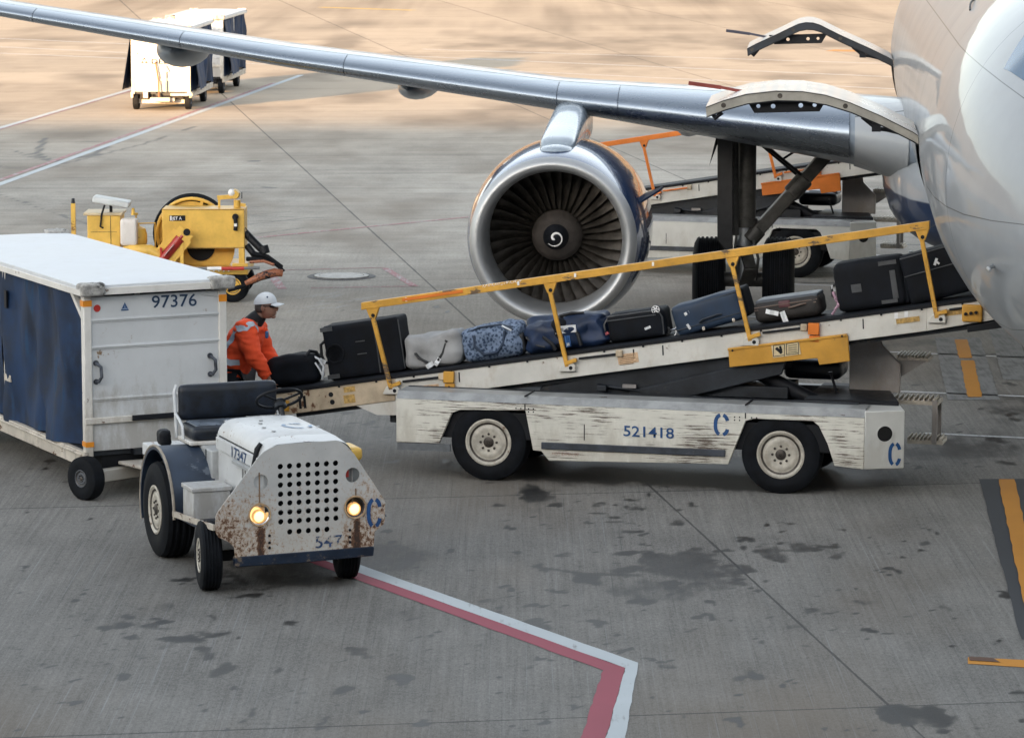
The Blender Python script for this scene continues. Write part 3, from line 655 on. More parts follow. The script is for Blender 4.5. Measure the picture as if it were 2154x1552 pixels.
# strake on the inboard shoulder, pylon
a0 = R(22); b = MB()
def ep(r, a, y): return (EX+r*math.cos(a), EY+y, EZ+r*math.sin(a))
v = [ep(1.11,a0,.75), ep(1.13,a0,1.9), ep(1.36,a0,1.9), ep(1.34,a0,1.55)]
nn = Vector((-math.sin(a0),0,math.cos(a0)))*.012
b.add([Vector(p)+nn for p in v]+[Vector(p)-nn for p in v], [(0,1,2,3),(7,6,5,4),(0,4,5,1),(1,5,6,2),(2,6,7,3),(3,7,4,0)])
b.build('strake', MT['strake'], eng, smooth=False)
rr = []
for y, zt, zb, hw in [(EY+.55,EZ+1.10,EZ+.98,.10),(EY+.62,EZ+1.17,EZ+.98,.19),(EY+.9,EZ+1.22,EZ+.98,.225),(EY+1.5,EZ+1.30,EZ+.98,.235),(EY+2.2,EZ+1.38,EZ+.98,.235),(EY+2.8,EZ+1.45,EZ+.95,.235),(EY+3.3,EZ+1.50,EZ+.9,.235),(EY+4.2,EZ+1.50,EZ+.9,.22),(EY+5.6,EZ+1.3,EZ+1.0,.10)]:
    zc = (zt+zb)/2; hz = (zt-zb)/2
    rr.append([(EX+hw*math.copysign(abs(math.cos(2*math.pi*k/24))**.6, math.cos(2*math.pi*k/24)), y, zc+hz*math.copysign(abs(math.sin(2*math.pi*k/24))**.6, math.sin(2*math.pi*k/24))) for k in range(24)])
pylon_mat = paint('pylon grey', (.26,.31,.36), .26, .08, 2, coat=.5)
MB().loft(rr).build('pylon', pylon_mat, eng, ang=50)
MB().ell((EX, EY+.62, EZ+1.075), (.21,.33,.075), 24, 10).build('pylon_fairing_cap', pylon_mat, eng)
# main landing gear
GX, GY = -3.99, 11.87
gear = MB().tube([(GX+.02,GY,2.75),(GX+.02,GY,1.35)], .135, 20).tube([(GX+.02,GY,1.42),(GX+.02,GY,1.30)], .16, 20).tube([(GX+.02,GY,1.05),(GX+.02,GY,.98)], .155, 20).tube([(GX-.14,GY-.16,2.7),(GX-.12,GY-.16,1.2)], .055, 12).tube([(GX-.36,GY,.585),(GX+.36,GY,.585)], .10, 16).build('landing_gear', MT['gear'], ac)
MB().tube([(GX,GY,1.4),(GX,GY,.55)], .115, 20).build('strut_piston', MT['steel'], gear)
MB().prism([(GX-.36,2.75),(GX-.15,2.75),(GX-.14,1.02),(GX-.20,.98),(GX-.35,1.15)],'y',GY-.42,GY-.36).build('gear_door', MT['geardark'], gear, bevel=.01)
MB().bar((GX+1.12,GY+.1,2.3),(GX+.1,GY-.05,1.16),.17,.17).tube([(GX+.82,GY+.08,1.96),(GX+.62,GY+.05,1.74)],.125,14).tube([(GX+.2,GY-.02,1.28),(GX+.06,GY-.05,1.12)],.12,14).build('side_brace', MT['gear'], gear, bevel=.02)
MB().bar((GX+.12,GY+.15,2.5),(GX+.82,GY+.15,1.92),.07,.07).bar((GX+.5,GY+.15,2.2),(GX+.8,GY+.15,2.4),.03,.03).tube([(GX+.12,GY,2.5),(GX+.5,GY,2.22),(GX+.8,GY,1.98)],.022,8).build('lock_link', MT['black'], gear)
MB().bar((GX+.02,GY-.2,1.02),(GX+.10,GY-.42,.78),.16,.05).bar((GX+.10,GY-.42,.78),(GX+.02,GY-.12,.52),.16,.05).tube([(GX+.13,GY-.2,1.15),(GX+.2,GY-.3,.9),(GX+.16,GY-.25,.6)],.02,8).tube([(GX-.1,GY-.2,1.2),(GX-.13,GY-.28,.9),(GX-.1,GY-.2,.6)],.018,8).build('torque_link', MT['gear'], gear)
MB().add([(GX-.36,GY-.3,2.62),(GX-.30,GY-.3,2.6),(GX-.47,GY-.3,2.14),(GX-.36,GY-.25,2.62),(GX-.30,GY-.25,2.6),(GX-.47,GY-.25,2.14)],[(0,1,2),(5,4,3),(0,3,4,1),(1,4,5,2),(2,5,3,0)]).build('hinged_flap', MT['black'], gear, smooth=False)
for dx in (-.47, .47):
    prof = [(.26,-.215),(.40,-.215),(.50,-.20),(.565,-.165)]
    for gx in (-.12,-.06,0,.06,.12): prof += [(.585,gx-.016),(.568,gx-.012),(.568,gx+.012),(.585,gx+.016)]
    prof += [(.565,.165),(.50,.20),(.40,.215),(.26,.215)]
    ty = MB().lathe(prof, (GX+dx,GY,.575), (1,0,0), 56, False, clampz=.001).build('tyre', MT['rubber'], gear, ang=30)
    MB().lathe([(.0,-.12),(.1,-.12),(.2,-.10),(.265,-.19),(.265,.19),(.2,.10),(.1,.12),(0,.12)], (GX+dx,GY,.575), (1,0,0), 32, False).build('rim', MT['gear'], gear)
# cargo doors hinged open above their openings
def cargo_door(y0, hump):
    C = [(-1.985,3.44),(-2.04,3.475),(-2.35,3.63),(-2.67,3.765),(-2.92,3.84),(-3.15,3.875),(-3.42,3.88),(-3.72,3.845),(-3.95,3.78),(-4.13,3.71)]
    if hump: C = [(-1.985,3.44),(-2.04,3.475),(-2.3,3.60),(-2.55,3.71),(-2.75,3.80),(-2.9,3.875),(-3.0,3.925),(-3.1,3.955),(-3.2,3.96),(-3.3,3.94),(-3.42,3.885),(-3.56,3.815),(-3.72,3.74),(-3.9,3.655),(-4.02,3.59)]
    yy_ = [y0, y0+.3, y0+.9, y0+1.5, y0+1.80]
    rr = [[(x, y, z+.004) for x, z in C]+[(x+.0, y, z-.03) for x, z in C[::-1]] for y in yy_]
    d = MB().loft(rr).build('cargo_door', MT['doorskin'], ac, ang=50)
    for y in (y0-.006, y0+1.74):
        rr = [[(x, y, z+.002), (x, y+.07, z+.002), (x+.01, y+.07, z-.10), (x+.01, y, z-.10)] for x, z in C]
        MB().loft(rr).build('end_frame', MT['frame'] if not hump else MT['dark'], d, ang=50)
    sl = MB()
    for (xa, za), (xb_, zb) in zip(C[:-1], C[1:]):
        sl.bar((xa+.01,y0-.008,za-.10),(xb_+.01,y0-.008,zb-.10),.012,.014,(0,1,0)); sl.bar((xa,y0-.008,za-.004),(xb_,y0-.008,zb-.004),.006,.008,(0,1,0))
        pass
    for x in (-3.95,-3.38,-2.72): MB().disc((x, y0-.0075, float(np.interp(-x, [-c[0] for c in C], [c[1] for c in C]))-.05), .026, (0,-1,0), 12).build('frame_plug', MT['hub'], d, smooth=False)
    sl.build('door_seal', MT['black'], d, smooth=False)
    br = plate_holes('latch_bracket', [(-3.72,3.775),(-3.64,3.645),(-2.98,3.665),(-2.90,3.80)], [(-3.60,3.715,.021,12),(-3.45,3.715,.024,12),(-3.17,3.725,.024,12),(-3.03,3.73,.021,12)], .02, MT['black'], d, y0+.12)
    hz_ = -.10 if hump else 0
    MB().bar((-3.70,y0+.9,3.80+hz_),(-4.02,y0+.9,3.86+hz_),.04,.03).bar((-4.0,y0+.9,3.855+hz_),(-4.34,y0+.9,3.90+hz_),.035,.04).build('door_handle', paint('red handle', (.20,.03,.02) if not hump else (.03,.03,.05), .5), d, smooth=False)
    MB().tube([(-4.08+.1*hump,y0+.03,3.68+hz_*1.2),(-4.03+.1*hump,y0+.03,3.60+hz_),(-3.97+.1*hump,y0+.03,3.66+hz_*.8)], .03, 8).tube([(-2.55,y0+.05,3.62),(-2.40,y0+.05,3.50),(-2.30,y0+.05,3.49),(-2.0,y0+.05,3.42)], .022, 8).box(-2.45,-2.36,y0+.02,y0+.10,3.47,3.56).build('hinge_arm', MT['black'], d)
cargo_door(0, False); cargo_door(14.0, True)
def fpt(th, y, o=0):
    r = np.interp(y, [a[0] for a in fy], [a[1] for a in fy])+o; z = np.interp(y, [a[0] for a in fy], [a[2] for a in fy])
    return (r*math.cos(R(th)), y, z+r*math.sin(R(th)))
# rear cockpit side window, a probe and a latch mark
LET = [(142.3,-5.18),(137.5,-6.2),(121,-5.9),(130.5,-4.86)]
rr = []
for i in range(9):
    q = i/8; a0_, y0_ = [LET[0][k]+(LET[3][k]-LET[0][k])*q for k in (0,1)]; a1_, y1_ = [LET[1][k]+(LET[2][k]-LET[1][k])*q for k in (0,1)]
    rr.append([fpt(a0_+(a1_-a0_)*j/8, y0_+(y1_-y0_)*j/8, .004) for j in range(9)])
MB().loft(rr, False, False, closed=False).build('cockpit_window', paint('cockpit glass', (.030,.085,.16), .12, .1, 2), ac, recalc=False)  # blue of the reflected sky put into the glass colour
MB().tube([fpt(196,-6.1,-.02), fpt(196,-6.15,.06), fpt(195,-6.35,.11)], [.02,.018,.012], 8).build('air_probe', MT['steel'], ac)
MB().tube([fpt(139-3*q,-.2+.75*q, .004+.02*math.sin(math.pi*q)) for q in [i/8 for i in range(9)]], .010, 6).build('door_latch', MT['black'], ac)
# ------------------------------------------------------------------ belt loaders
def wheel(parent, c, r, w_, rim_r, axis, rim_mat, side=-1, grooves=0, rz=0, name='wheel', deep=.05, hub_mat=None, squash=.012):
    """tyre with a dished rim and hub; side = which end of the axis faces out"""
    c = Vector(c); ax = Vector(axis).normalized(); zc = 0.002
    h = w_/2; prof = [(rim_r,-h*.86),(rim_r+(r-rim_r)*.35,-h),(rim_r+(r-rim_r)*.7,-h*.98),(r*.965,-h*.82)]
    if grooves:
        for i in range(grooves):
            gx = (i-(grooves-1)/2)*(w_*.62/grooves); g = w_*.06
            prof += [(r,gx-g*1.2),(r*.968,gx-g*.6),(r*.968,gx+g*.6),(r,gx+g*1.2)]
    else: prof += [(r*.995,-h*.5),(r,0),(r*.995,h*.5)]
    prof += [(r*.965,h*.82),(rim_r+(r-rim_r)*.7,h*.98),(rim_r+(r-rim_r)*.35,h),(rim_r,h*.86)]
    wh = MB().lathe(prof, c, ax, 56, False, clampz=zc).build(name, MT['rubber'], parent, ang=30)
    o = side*h*.9
    rp = [(rim_r*1.02,o*.80),(rim_r*1.03,o*1.02),(rim_r*.96,o*1.05),(rim_r*.92,o*1.0),(rim_r*.86,o*.93),(rim_r*.78,o*.88),(rim_r*.72,o*.88),(rim_r*.68,o*.93),(rim_r*.62,o*.96),(rim_r*.50,o*.95),(rim_r*.44,o*.90),(rim_r*.02,o*.90)]
    rim = MB().lathe(rp, c, ax, 40, False).build('rim', rim_mat, wh, ang=35)
    hb = MB().lathe([(rim_r*.24,o*.7),(rim_r*.23,o*.95),(rim_r*.17,o*1.0),(rim_r*.02,o*1.01)], c, ax, 20, False)
    a = ax.cross(Vector((0,0,1))).normalized(); b_ = ax.cross(a)
    for k in range(8):
        p = c+ax*o*.90+(a*math.cos(k*math.pi/4)+b_*math.sin(k*math.pi/4))*rim_r*.36
        hb.lathe([(rim_r*.055,0),(rim_r*.055,side*.008),(rim_r*.03,side*.012)], p, ax, 8)
    hb.build('hub', hub_mat or MT['hub'], wh)
    gro = MB().lathe([(rim_r*.865,o*.955),(rim_r*.83,o*.925),(rim_r*.78,o*.90)], c, ax, 40, False).build('rim_groove', MT['hub'], wh)  # dark ring: grime and the groove's shade put into the colour
    MB().lathe([(rim_r*1.0,-side*h*.8),(rim_r*.8,-side*h*.5),(.02,-side*h*.5)], c, ax, 28, False).build('inner_rim', MT['rim_gray'], wh)
    return wh

CS = math.tan(R(9.37)); 
def cz(x): return .774+.165*(x+2.156)      # top line of the conveyor side beams
def belt_loader(name_label, loc, rz, far=False, group='belt loaders at the cargo doors'):
    L = thing('belt_loader', name_label, 'belt loader', loc, rz, group)
    acc = MT['orange'] if far else MT['yellow']; railm = MT['orange'] if far else MT['rail_yellow']
    sm_ = MT['loader_clean'] if far else MT['loader_white']
    pts = [(-.955,.36),(-.955,.805),(3.82,.795),(3.82,.285),(3.53,.31),(3.46,.52),(3.37,.70),(3.31,.745),(2.72,.745),(2.64,.72),(2.47,.28),(.64,.236),(.56,.33),(.475,.335),(.395,.735),(-.28,.715),(-.37,.68),(-.505,.365)]
    side = MB().prism(pts, 'y', 0, .05)
    sp = side.build('side_panel', sm_, L, bevel=.006)
    MB().prism(pts, 'y', 1.72, 1.77).build('side_panel', MT['loader_clean'], L)
    MB().add([(-.955,.0,.808),(3.82,.0,.798),(3.82,.09,.868),(-.955,.09,.878),(-.955,.40,.880),(3.82,.40,.870)],[(0,1,2,3),(3,2,5,4)]).add([(-.955,1.77,.808),(3.82,1.77,.798),(3.82,1.68,.868),(-.955,1.68,.878),(-.955,1.35,.880),(3.82,1.35,.870)],[(0,3,2,1),(3,4,5,2)]).build('top_flange', MT['flange'], L, smooth=False)
    b = MB()
    for x in (.392, 2.638): b.box(x-.006,x+.006,-.004,.0,.745,.80).box(x-.006,x+.006,-.003,.4,.872,.886)
    for x in (.30,.35,.43,.48,2.53,2.58,2.70,2.75):
        for z in (.765,.735 if x not in (.30,.35,2.70,2.75) else .765): b.disc((x,-.004,z-.01),.008,(0,-1,0),8)
    b.box(1.0,1.008,-.004,0,.46,.62)
    b.build('panel_seam', MT['black'], sp, smooth=False)
    MB().box(-.95,3.80,.06,1.70,.42,.70).box(-.9,2.6,.40,1.36,.66,.80).build('chassis', MT['black'], L, bevel=.01)
    MB().box(-.93,3.7,.36,.40,.70,.885).box(-.93,3.7,1.34,1.38,.70,.90).build('chassis_rail', MT['dark'], L)
    MB().box(.565,2.44,-.022,-.002,.355,.425).build('rubber_strip', paint('strip', (.035,.042,.055), .5, .3, 6, chip=.3, chipcol=(.1,.1,.1)), L, bevel=.006)
    MB().box(-.945,-.39,-.0,.03,.285,.357).build('mud_flap', paint('grey flap', (.13,.14,.15), .6, .2, 5), L)
    # angled front end with a lamp recess
    fe = MB().prism([(3.822,.0),(4.19,.17),(3.735,1.77),(3.70,1.77)], 'z', .285, .86).build('front_end', MT['loader_clean'], L, bevel=.01)
    n_ = Vector((.17,-.37,0)).normalized(); d_ = Vector((.37,.17,0)).normalized()
    lc = Vector((3.822,0,0))+d_*.205
    MB().disc(lc+Vector((0,0,.635))+n_*.004,.078,n_,28).build('lamp_recess', flat('dark opening', (.004,.004,.004), .9), fe, smooth=False)
    MB().lathe([(.076,-.002),(.090,-.002),(.090,.008),(.076,.008)], lc+Vector((0,0,.635)), n_, 28, False).build('lamp_rim', MT['loader_clean'], fe)
    if not far: stencil_c(MB(), lc+d_*.105+Vector((0,0,.43)), .10, .21, .034, d_, (0,0,1)).build('stencil_letter', MT['bluetext'], fe, smooth=False)
    if not far: stencil_c(MB(), (2.40,-.001,.672), .125, .20, .036, (1,0,0), (0,0,1)).build('stencil_letter', MT['bluetext'], sp, smooth=False)
    if not far:
        text('fleet_number', '521418', .108, MT['bluetext'], sp, (1.40,-.002,.522), (1,0,-.012), (0,0,1), wide=1.17, bold=.012)
        text('exhaust_marking', 'HOT EXHAUST', .030, paint('faint red lettering', (.28,.16,.12), .6), sp, (.67,-.002,.30), (1,0,-.01), (0,0,1), wide=1.0)
    for x, y, sd in ((0,.16,-1),(2.985,.16,-1),(0,1.61,1),(2.985,1.61,1)):
        wheel(L, (x,y,.39), .402, .26, .232, (0,1,0), MT['rim'], sd, 0)
    # steps and console on the far side
    for x0, z, l in ((3.93,1.235,.32),(3.9,.80,.46),(4.05,.40,.36)):
        b = MB().box(x0,x0+l,1.30,1.62,z-.05,z-.01)
        for k in range(9): b.box(x0+l*k/9,x0+l*k/9+.014,1.29,1.62,z-.01,z+.018)
        b.build('step', paint('step steel', (.50,.45,.38), .5, .15, 8, grime=.3), L, smooth=False)
    MB().box(4.30,4.35,1.28,1.33,.36,.80).box(4.30,4.35,1.60,1.64,.36,.80).prism([(3.95,1.20),(4.24,1.20),(3.98,1.03)],'y',1.30,1.33).build('step_frame', MT['console'], L)
    cn = [(3.47,1.45),(3.775,1.47),(3.80,1.36),(3.985,1.17),(3.985,.88),(3.47,.90)]
    MB().prism(cn,'y',1.18,1.24).build('console', MT['console'], L, bevel=.006)
    MB().prism([(3.14,.45),(4.09,.45),(3.78,1.6),(3.14,1.6)],'z',.80,.90).build('driver_floor', MT['black'], L, bevel=.01)
    MB().softbox((3.10,1.35,1.09),(.60,.5,.20),.08,(0,0,.05)).build('driver_seat', MT['vinyl'], L)
    MB().softbox((3.16,1.42,1.18),(.46,.36,.06),.03).build('seat_top', MT['vinyl_top'], L)
    MB().tube([(3.40,.9,.88),(3.33,.9,1.09)],.014,8).tube([(3.33,.9,1.08),(3.325,.9,1.11)],.024,8).build('lever', MT['black'], L)
    # conveyor
    x0, x1 = (-1.95 if far else -2.40, 5.75)
    def beam(y0, y1, xa, xb, m, nm):
        return MB().prism([(xa,cz(xa)-.235),(xa,cz(xa)),(xb,cz(xb)),(xb,cz(xb)-.235+(.05 if xb > 5 else 0))],'y',y0,y1).build(nm, m, L, bevel=.006)
    be = beam(.452,.50,-1.10,4.35,MT['beam_white'],'conveyor_beam')
    b0 = beam(.450,.502,x0,-1.10,MT['beam_end'] if not far else MT['beam_white'],'conveyor_beam'); b1 = beam(.452,.50,4.35,x1,MT['beam_white'],'conveyor_beam')
    beam(1.20,1.25,x0,x1,MT['beam_white'],'conveyor_beam')
    MB().prism([(x0-.02,cz(x0)-.20),(x0-.06,cz(x0)-.08),(x0-.02,cz(x0)+.03),(x1,cz(x1)+.03),(x1+.05,cz(x1)-.08),(x1,cz(x1)-.20)],'y',.505,1.195).build('conveyor_belt', MT['belt'], L, bevel=.02)
    b = MB()
    for k in range(20): xx = x0+.3+k*.4; b.bar((xx,.44,cz(xx)-.012),(xx,.458,cz(xx)-.012),.02,.02)
    b.bar((x0,.446,cz(x0)+.010),(x1,.446,cz(x1)+.010),.012,.030).build('edge_strip', MT['black'], L, smooth=False)
    MB().bar((x0+.2,.8,cz(x0+.2)-.26),(x1-.3,.8,cz(x1-.3)-.26),.5,.05).build('conveyor_pan', MT['dark'], L)
    MB().prism([(4.75,cz(4.75)-.30),(4.75,cz(4.75)-.235),(x1,cz(x1)-.19),(x1+.12,cz(x1)-.20),(x1+.1,cz(x1)-.28)],'y',.44,1.26).build('end_bumper', MT['black'], L, bevel=.01)
    b = MB()
    for xx, dz, rr_ in ((-1.79,-.085,.026),(-1.775,-.165,.026),(4.99,-.06,.03),(5.0,-.155,.03)): b.lathe([(0,-.004),(rr_,-.004),(rr_,.0)], (xx,.452,cz(xx)+dz), (0,1,0), 16)
    for xx in (() if far else (-2.13,-2.08)): b.bar((xx,.448,cz(xx)-.06),(xx+.012,.448,cz(xx)-.19),.028,.004,(0,1,0))
    for xx in (-.42, .9+.5, 3.72, 2.1-.4): b.bar((xx,.449,cz(xx)-.03),(xx+.005,.449,cz(xx)-.13),.012,.004,(0,1,0))
    b.build('beam_hole', MT['black'], be, smooth=False)
    b = MB()
    for xx, m in ((-1.55,0),):
        b.bar((xx-.10,.447,cz(xx-.1)-.055),(xx+.02,.447,cz(xx+.02)-.055),.006,.055,(0,0,1)).bar((xx-.10,.447,cz(xx-.1)-.155),(xx+.02,.447,cz(xx+.02)-.155),.006,.085,(0,0,1))
    b.bar((4.05,.447,cz(4.05)-.10),(4.28,.447,cz(4.28)-.10),.006,.05).bar((4.45,.447,cz(4.45)-.08),(4.72,.447,cz(4.72)-.08),.006,.06)
    b.build('operating_label', paint('ochre label', (.48,.30,.09), .5, .3, 30), be, smooth=False)
    if not far: MB().box(-2.36,-2.24,.43,.452,cz(-2.3)-.19,cz(-2.3)-.08).build('latch_plate', MT['yellow'], be, bevel=.004)
    for xx in (-.52, 3.235):
        bx = MB().box(xx-.055,xx+.055,.40,.452,cz(xx)-.12,cz(xx)-.005).box(xx-.045,xx+.06,.415,.452,cz(xx)-.20,cz(xx)-.13).build('yellow_latch', MT['orange'] if far or xx > 0 else MT['yellow'], be, bevel=.006)
        MB().disc((xx+.005,.412,cz(xx)-.165),.014,(0,-1,0),10).build('bolt', MT['black'], bx, smooth=False)
    if not far:
        for xx, w_, dz in ((1.24,.21,-.115),(-.80,.17,-.17)):
            lb = MB().bar((xx,.449,cz(xx)+dz),(xx+w_,.449,cz(xx+w_)+dz),.004,.10).build('caution_label', MT['label'], be, smooth=False)
            ln = MB(); ux_ = Vector((1,0,.165)).normalized()
            for k in range(4): p = Vector((xx+.02,.446,cz(xx)+dz+.002-.018*k)); ln.bar(p, p+ux_*(w_-.045-.02*(k % 2)), .002, .006)
            ln.build('label_lines', MT['labelink'], be, smooth=False)
            text('caution_text', 'CAUTION', .024, MT['labelink'], be, Vector((xx+.03,.449,cz(xx)+dz+.022)), ux_, (-.163,0,.987), wide=.9)
        for xx in (4.05, 4.15, 4.72): MB().box(xx-.02,xx+.015,.445,.449,cz(xx)-.16+(.09 if xx<4.3 else 0),cz(xx)-.10+(.09 if xx<4.3 else 0)).build('white_sticker', MT['paper'], be, smooth=False)
        cb_ = MB().box(4.70,4.95-.05,.40,.452,cz(4.8)-.20,cz(4.8)-.03).build('control_box', MT['yellow'], be, bevel=.015)
        b = MB()
        for xx in (4.74,4.79,4.84): b.lathe([(.0,-.03),(.016,-.03),(.016,0)], (xx,.402,cz(4.8)-.11+(xx-4.79)*.16), (0,1,0), 10)
        b.build('button', MT['black'], cb_)
        MB().lathe([(0,-.03),(.05,-.03),(.05,0)], (5.27,.452,cz(5.27)-.11), (0,1,0), 20).build('stop_button_ring', MT['black'], be)
        MB().lathe([(0,-.05),(.03,-.05),(.03,0)], (5.27,.452,cz(5.27)-.11), (0,1,0), 16).build('stop_button', flat('red button', (.45,.03,.02), .4), be)
    MB().prism([(-1.52,cz(-1.52)-.237),(-1.02,cz(-1.02)-.237),(-1.08,cz(-1.02)-.40),(-1.30,cz(-1.3)-.36)],'y',.46,.49).build('gusset', MT['beam_white'], L)
    MB().tube([(-1.15,.6,.55),(-1.15,.6,.47)],.05,12).build('conveyor_roller', MT['dark'], L)
    # cover plate, lift arms, hydraulic cylinder
    cp = MB().prism([(2.375,1.365),(3.575,1.552),(3.60,1.292),(3.295,1.243),(3.275,1.312),(2.392,1.188)],'y',.415,.447).prism([(2.372,1.352),(3.57,1.54),(3.565,1.565),(2.368,1.378)],'y',.405,.45).build('cover_plate', acc, L, bevel=.006)
    MB().bar((2.82,.411,1.365),(3.10,.411,1.412),.006,.135).build('warning_sign', MT['label'] if far else paint('warning sign', (.62,.50,.30), .5, .1, 20), cp, smooth=False)
    if not far:
        b = MB(); k_ = .165
        for xa, xb, za in ((2.835,2.945,1.368),(2.965,3.085,1.392)): 
            b.bar((xa,.407,za+.055),(xb,.407,za+.055+(xb-xa)*k_),.004,.006).bar((xa,.407,za-.055),(xb,.407,za-.055+(xb-xa)*k_),.004,.006).bar((xa,.407,za-.055),(xa,.407,za+.055),.006,.004,(0,1,0)).bar((xb,.407,za-.05),(xb,.407,za+.07),.006,.004,(0,1,0))
        for k in range(4): b.bar((2.985,.407,1.425-.022*k),(3.07,.407,1.439-.022*k),.003,.006)
        b.bar((2.86,.407,1.40),(2.92,.407,1.35),.003,.03).bar((2.90,.407,1.42),(2.915,.407,1.37),.003,.024).build('sign_marks', MT['black'], cp, smooth=False)
        for xx in (2.42, 3.52): MB().disc((xx,.404,cz(xx)-.17),.012,(0,-1,0),8).build('bolt', MT['black'], cp, smooth=False)
    for y in (.56,1.05):
        MB().prism([(.35,.80),(.42,.90),(2.38,1.30),(2.42,1.17),(1.35,.84)],'y',y,y+.06).prism([(1.30,.80),(1.36,.90),(2.45,1.19),(2.95,1.27),(2.9,1.12),(1.75,.80)],'y',y-.05,y-.01).build('lift_arm', MT['dark'], L, bevel=.01)
    MB().tube([(2.58,.72,1.12),(3.28,.72,.80)],.075,16).tube([(2.35,.72,1.22),(2.6,.72,1.11)],.04,12).build('hydraulic_cylinder', MT['black'], L)
    MB().box(1.9,2.95,.6,1.2,.86,.98).tube([(1.0,.55,.94),(1.3,.5,.92),(1.6,.55,.88)],.02,8).box(1.02,1.12,.45,.53,.89,.95).tube([(.6,1.0,.90),(1.8,1.0,1.02)],.03,8).build('pump_unit', MT['dark'], L, bevel=.01)
    MB().box(1.28,1.42,.48,.52,.93,.965).build('pale_fitting', MT['console'], L)
    # handrail: box section rail on leaning posts
    def rz_(x): return 1.69+.1695*(x+1.43)
    xa, xb = -1.44, 4.37
    rl = MB().prism([(xa,rz_(xa)-.045),(xa,rz_(xa)+.03),(xb,rz_(xb)+.03),(xb,rz_(xb)-.05)],'y',.385,.445).build('handrail', railm, L, bevel=.005)
    for xb_, zb, xt in ((-1.131,.832,-1.335),(.724,1.135,.535),(2.60,1.461,2.40),(4.456,1.75,4.285)):
        zt = rz_(xt)-.06
        p = MB().bar((xb_,.415,zb),(xt,.415,zt-.03),.042,.036,(0,1,0)).prism([(xt-.055,rz_(xt-.055)-.04),(xt+.085,rz_(xt+.085)-.04),(xt+.045,zt-.085),(xt-.015,zt-.085)],'y',.392,.44).bar((xb_-.02,.41,zb+.03),(xb_+.10,.41,zb+.075),.04,.04).build('rail_post', railm if xb_ > -1 else (acc if far else railm), L, bevel=.004)
        MB().disc((xt+.02,.390,zt-.055),.02,(0,-1,0),12).build('bolt', MT['black'], p, smooth=False)
        MB().prism([(xb_-.09,zb-.05),(xb_-.05,zb+.03),(xb_+.06,zb+.05),(xb_+.09,zb+.01),(xb_+.085,zb-.045)],'y',.40,.452).build('post_bracket', MT['beam_white'], L, bevel=.006)
        MB().disc((xb_+.04,.398,zb-.01),.02,(0,-1,0),10).build('bolt', MT['black'], p, smooth=False)
        MB().tube([(xb_+.12,.425,zb+.085),(xb_+.52,.425,zb+.145)],.012,8).build('gas_strut', MT['black'] if not far else MT['orange'], L)
        MB().box(xb_+.50,xb_+.57,.41,.452,zb+.115,zb+.185).build('strut_bracket', MT['beam_end'], L, bevel=.01)
    MB().bar((-1.0,.38,rz_(-1.0)),(-.36,.38,rz_(-.36)),.012,.028).build('rail_groove', MT['orange'], rl, smooth=False)
    if not far:
        b = MB()
        for k in range(22):
            xx = -.16+k*.019+random.random()*.01; b.bar((xx,.3825,rz_(xx)+.012),(xx+.010,.3825,rz_(xx)+.012+random.uniform(-.012,.028)),.005,.004,(0,1,0))
        for xx in (.21,.80,1.6,-.97): b.box(xx,xx+.022,.382,.385,rz_(xx)-.02,rz_(xx)+.02)
        b.build('chalk_marks', MT['paper'], rl, smooth=False)
    return L
LO = (-.249, 35.405, 0); LA = -14.86
loader = belt_loader('white and yellow belt loader with chipped paint carrying bags up to the aircraft', LO, LA)
# the second loader works at the aft door
a2 = R(-16.0)
w2 = Vector((4.24, 53.2, 0)); o2 = w2-Vector((math.cos(a2), math.sin(a2), 0))*2.985
loader2 = belt_loader('white belt loader with orange rails standing empty behind the landing gear', tuple(o2), -16.0, True)

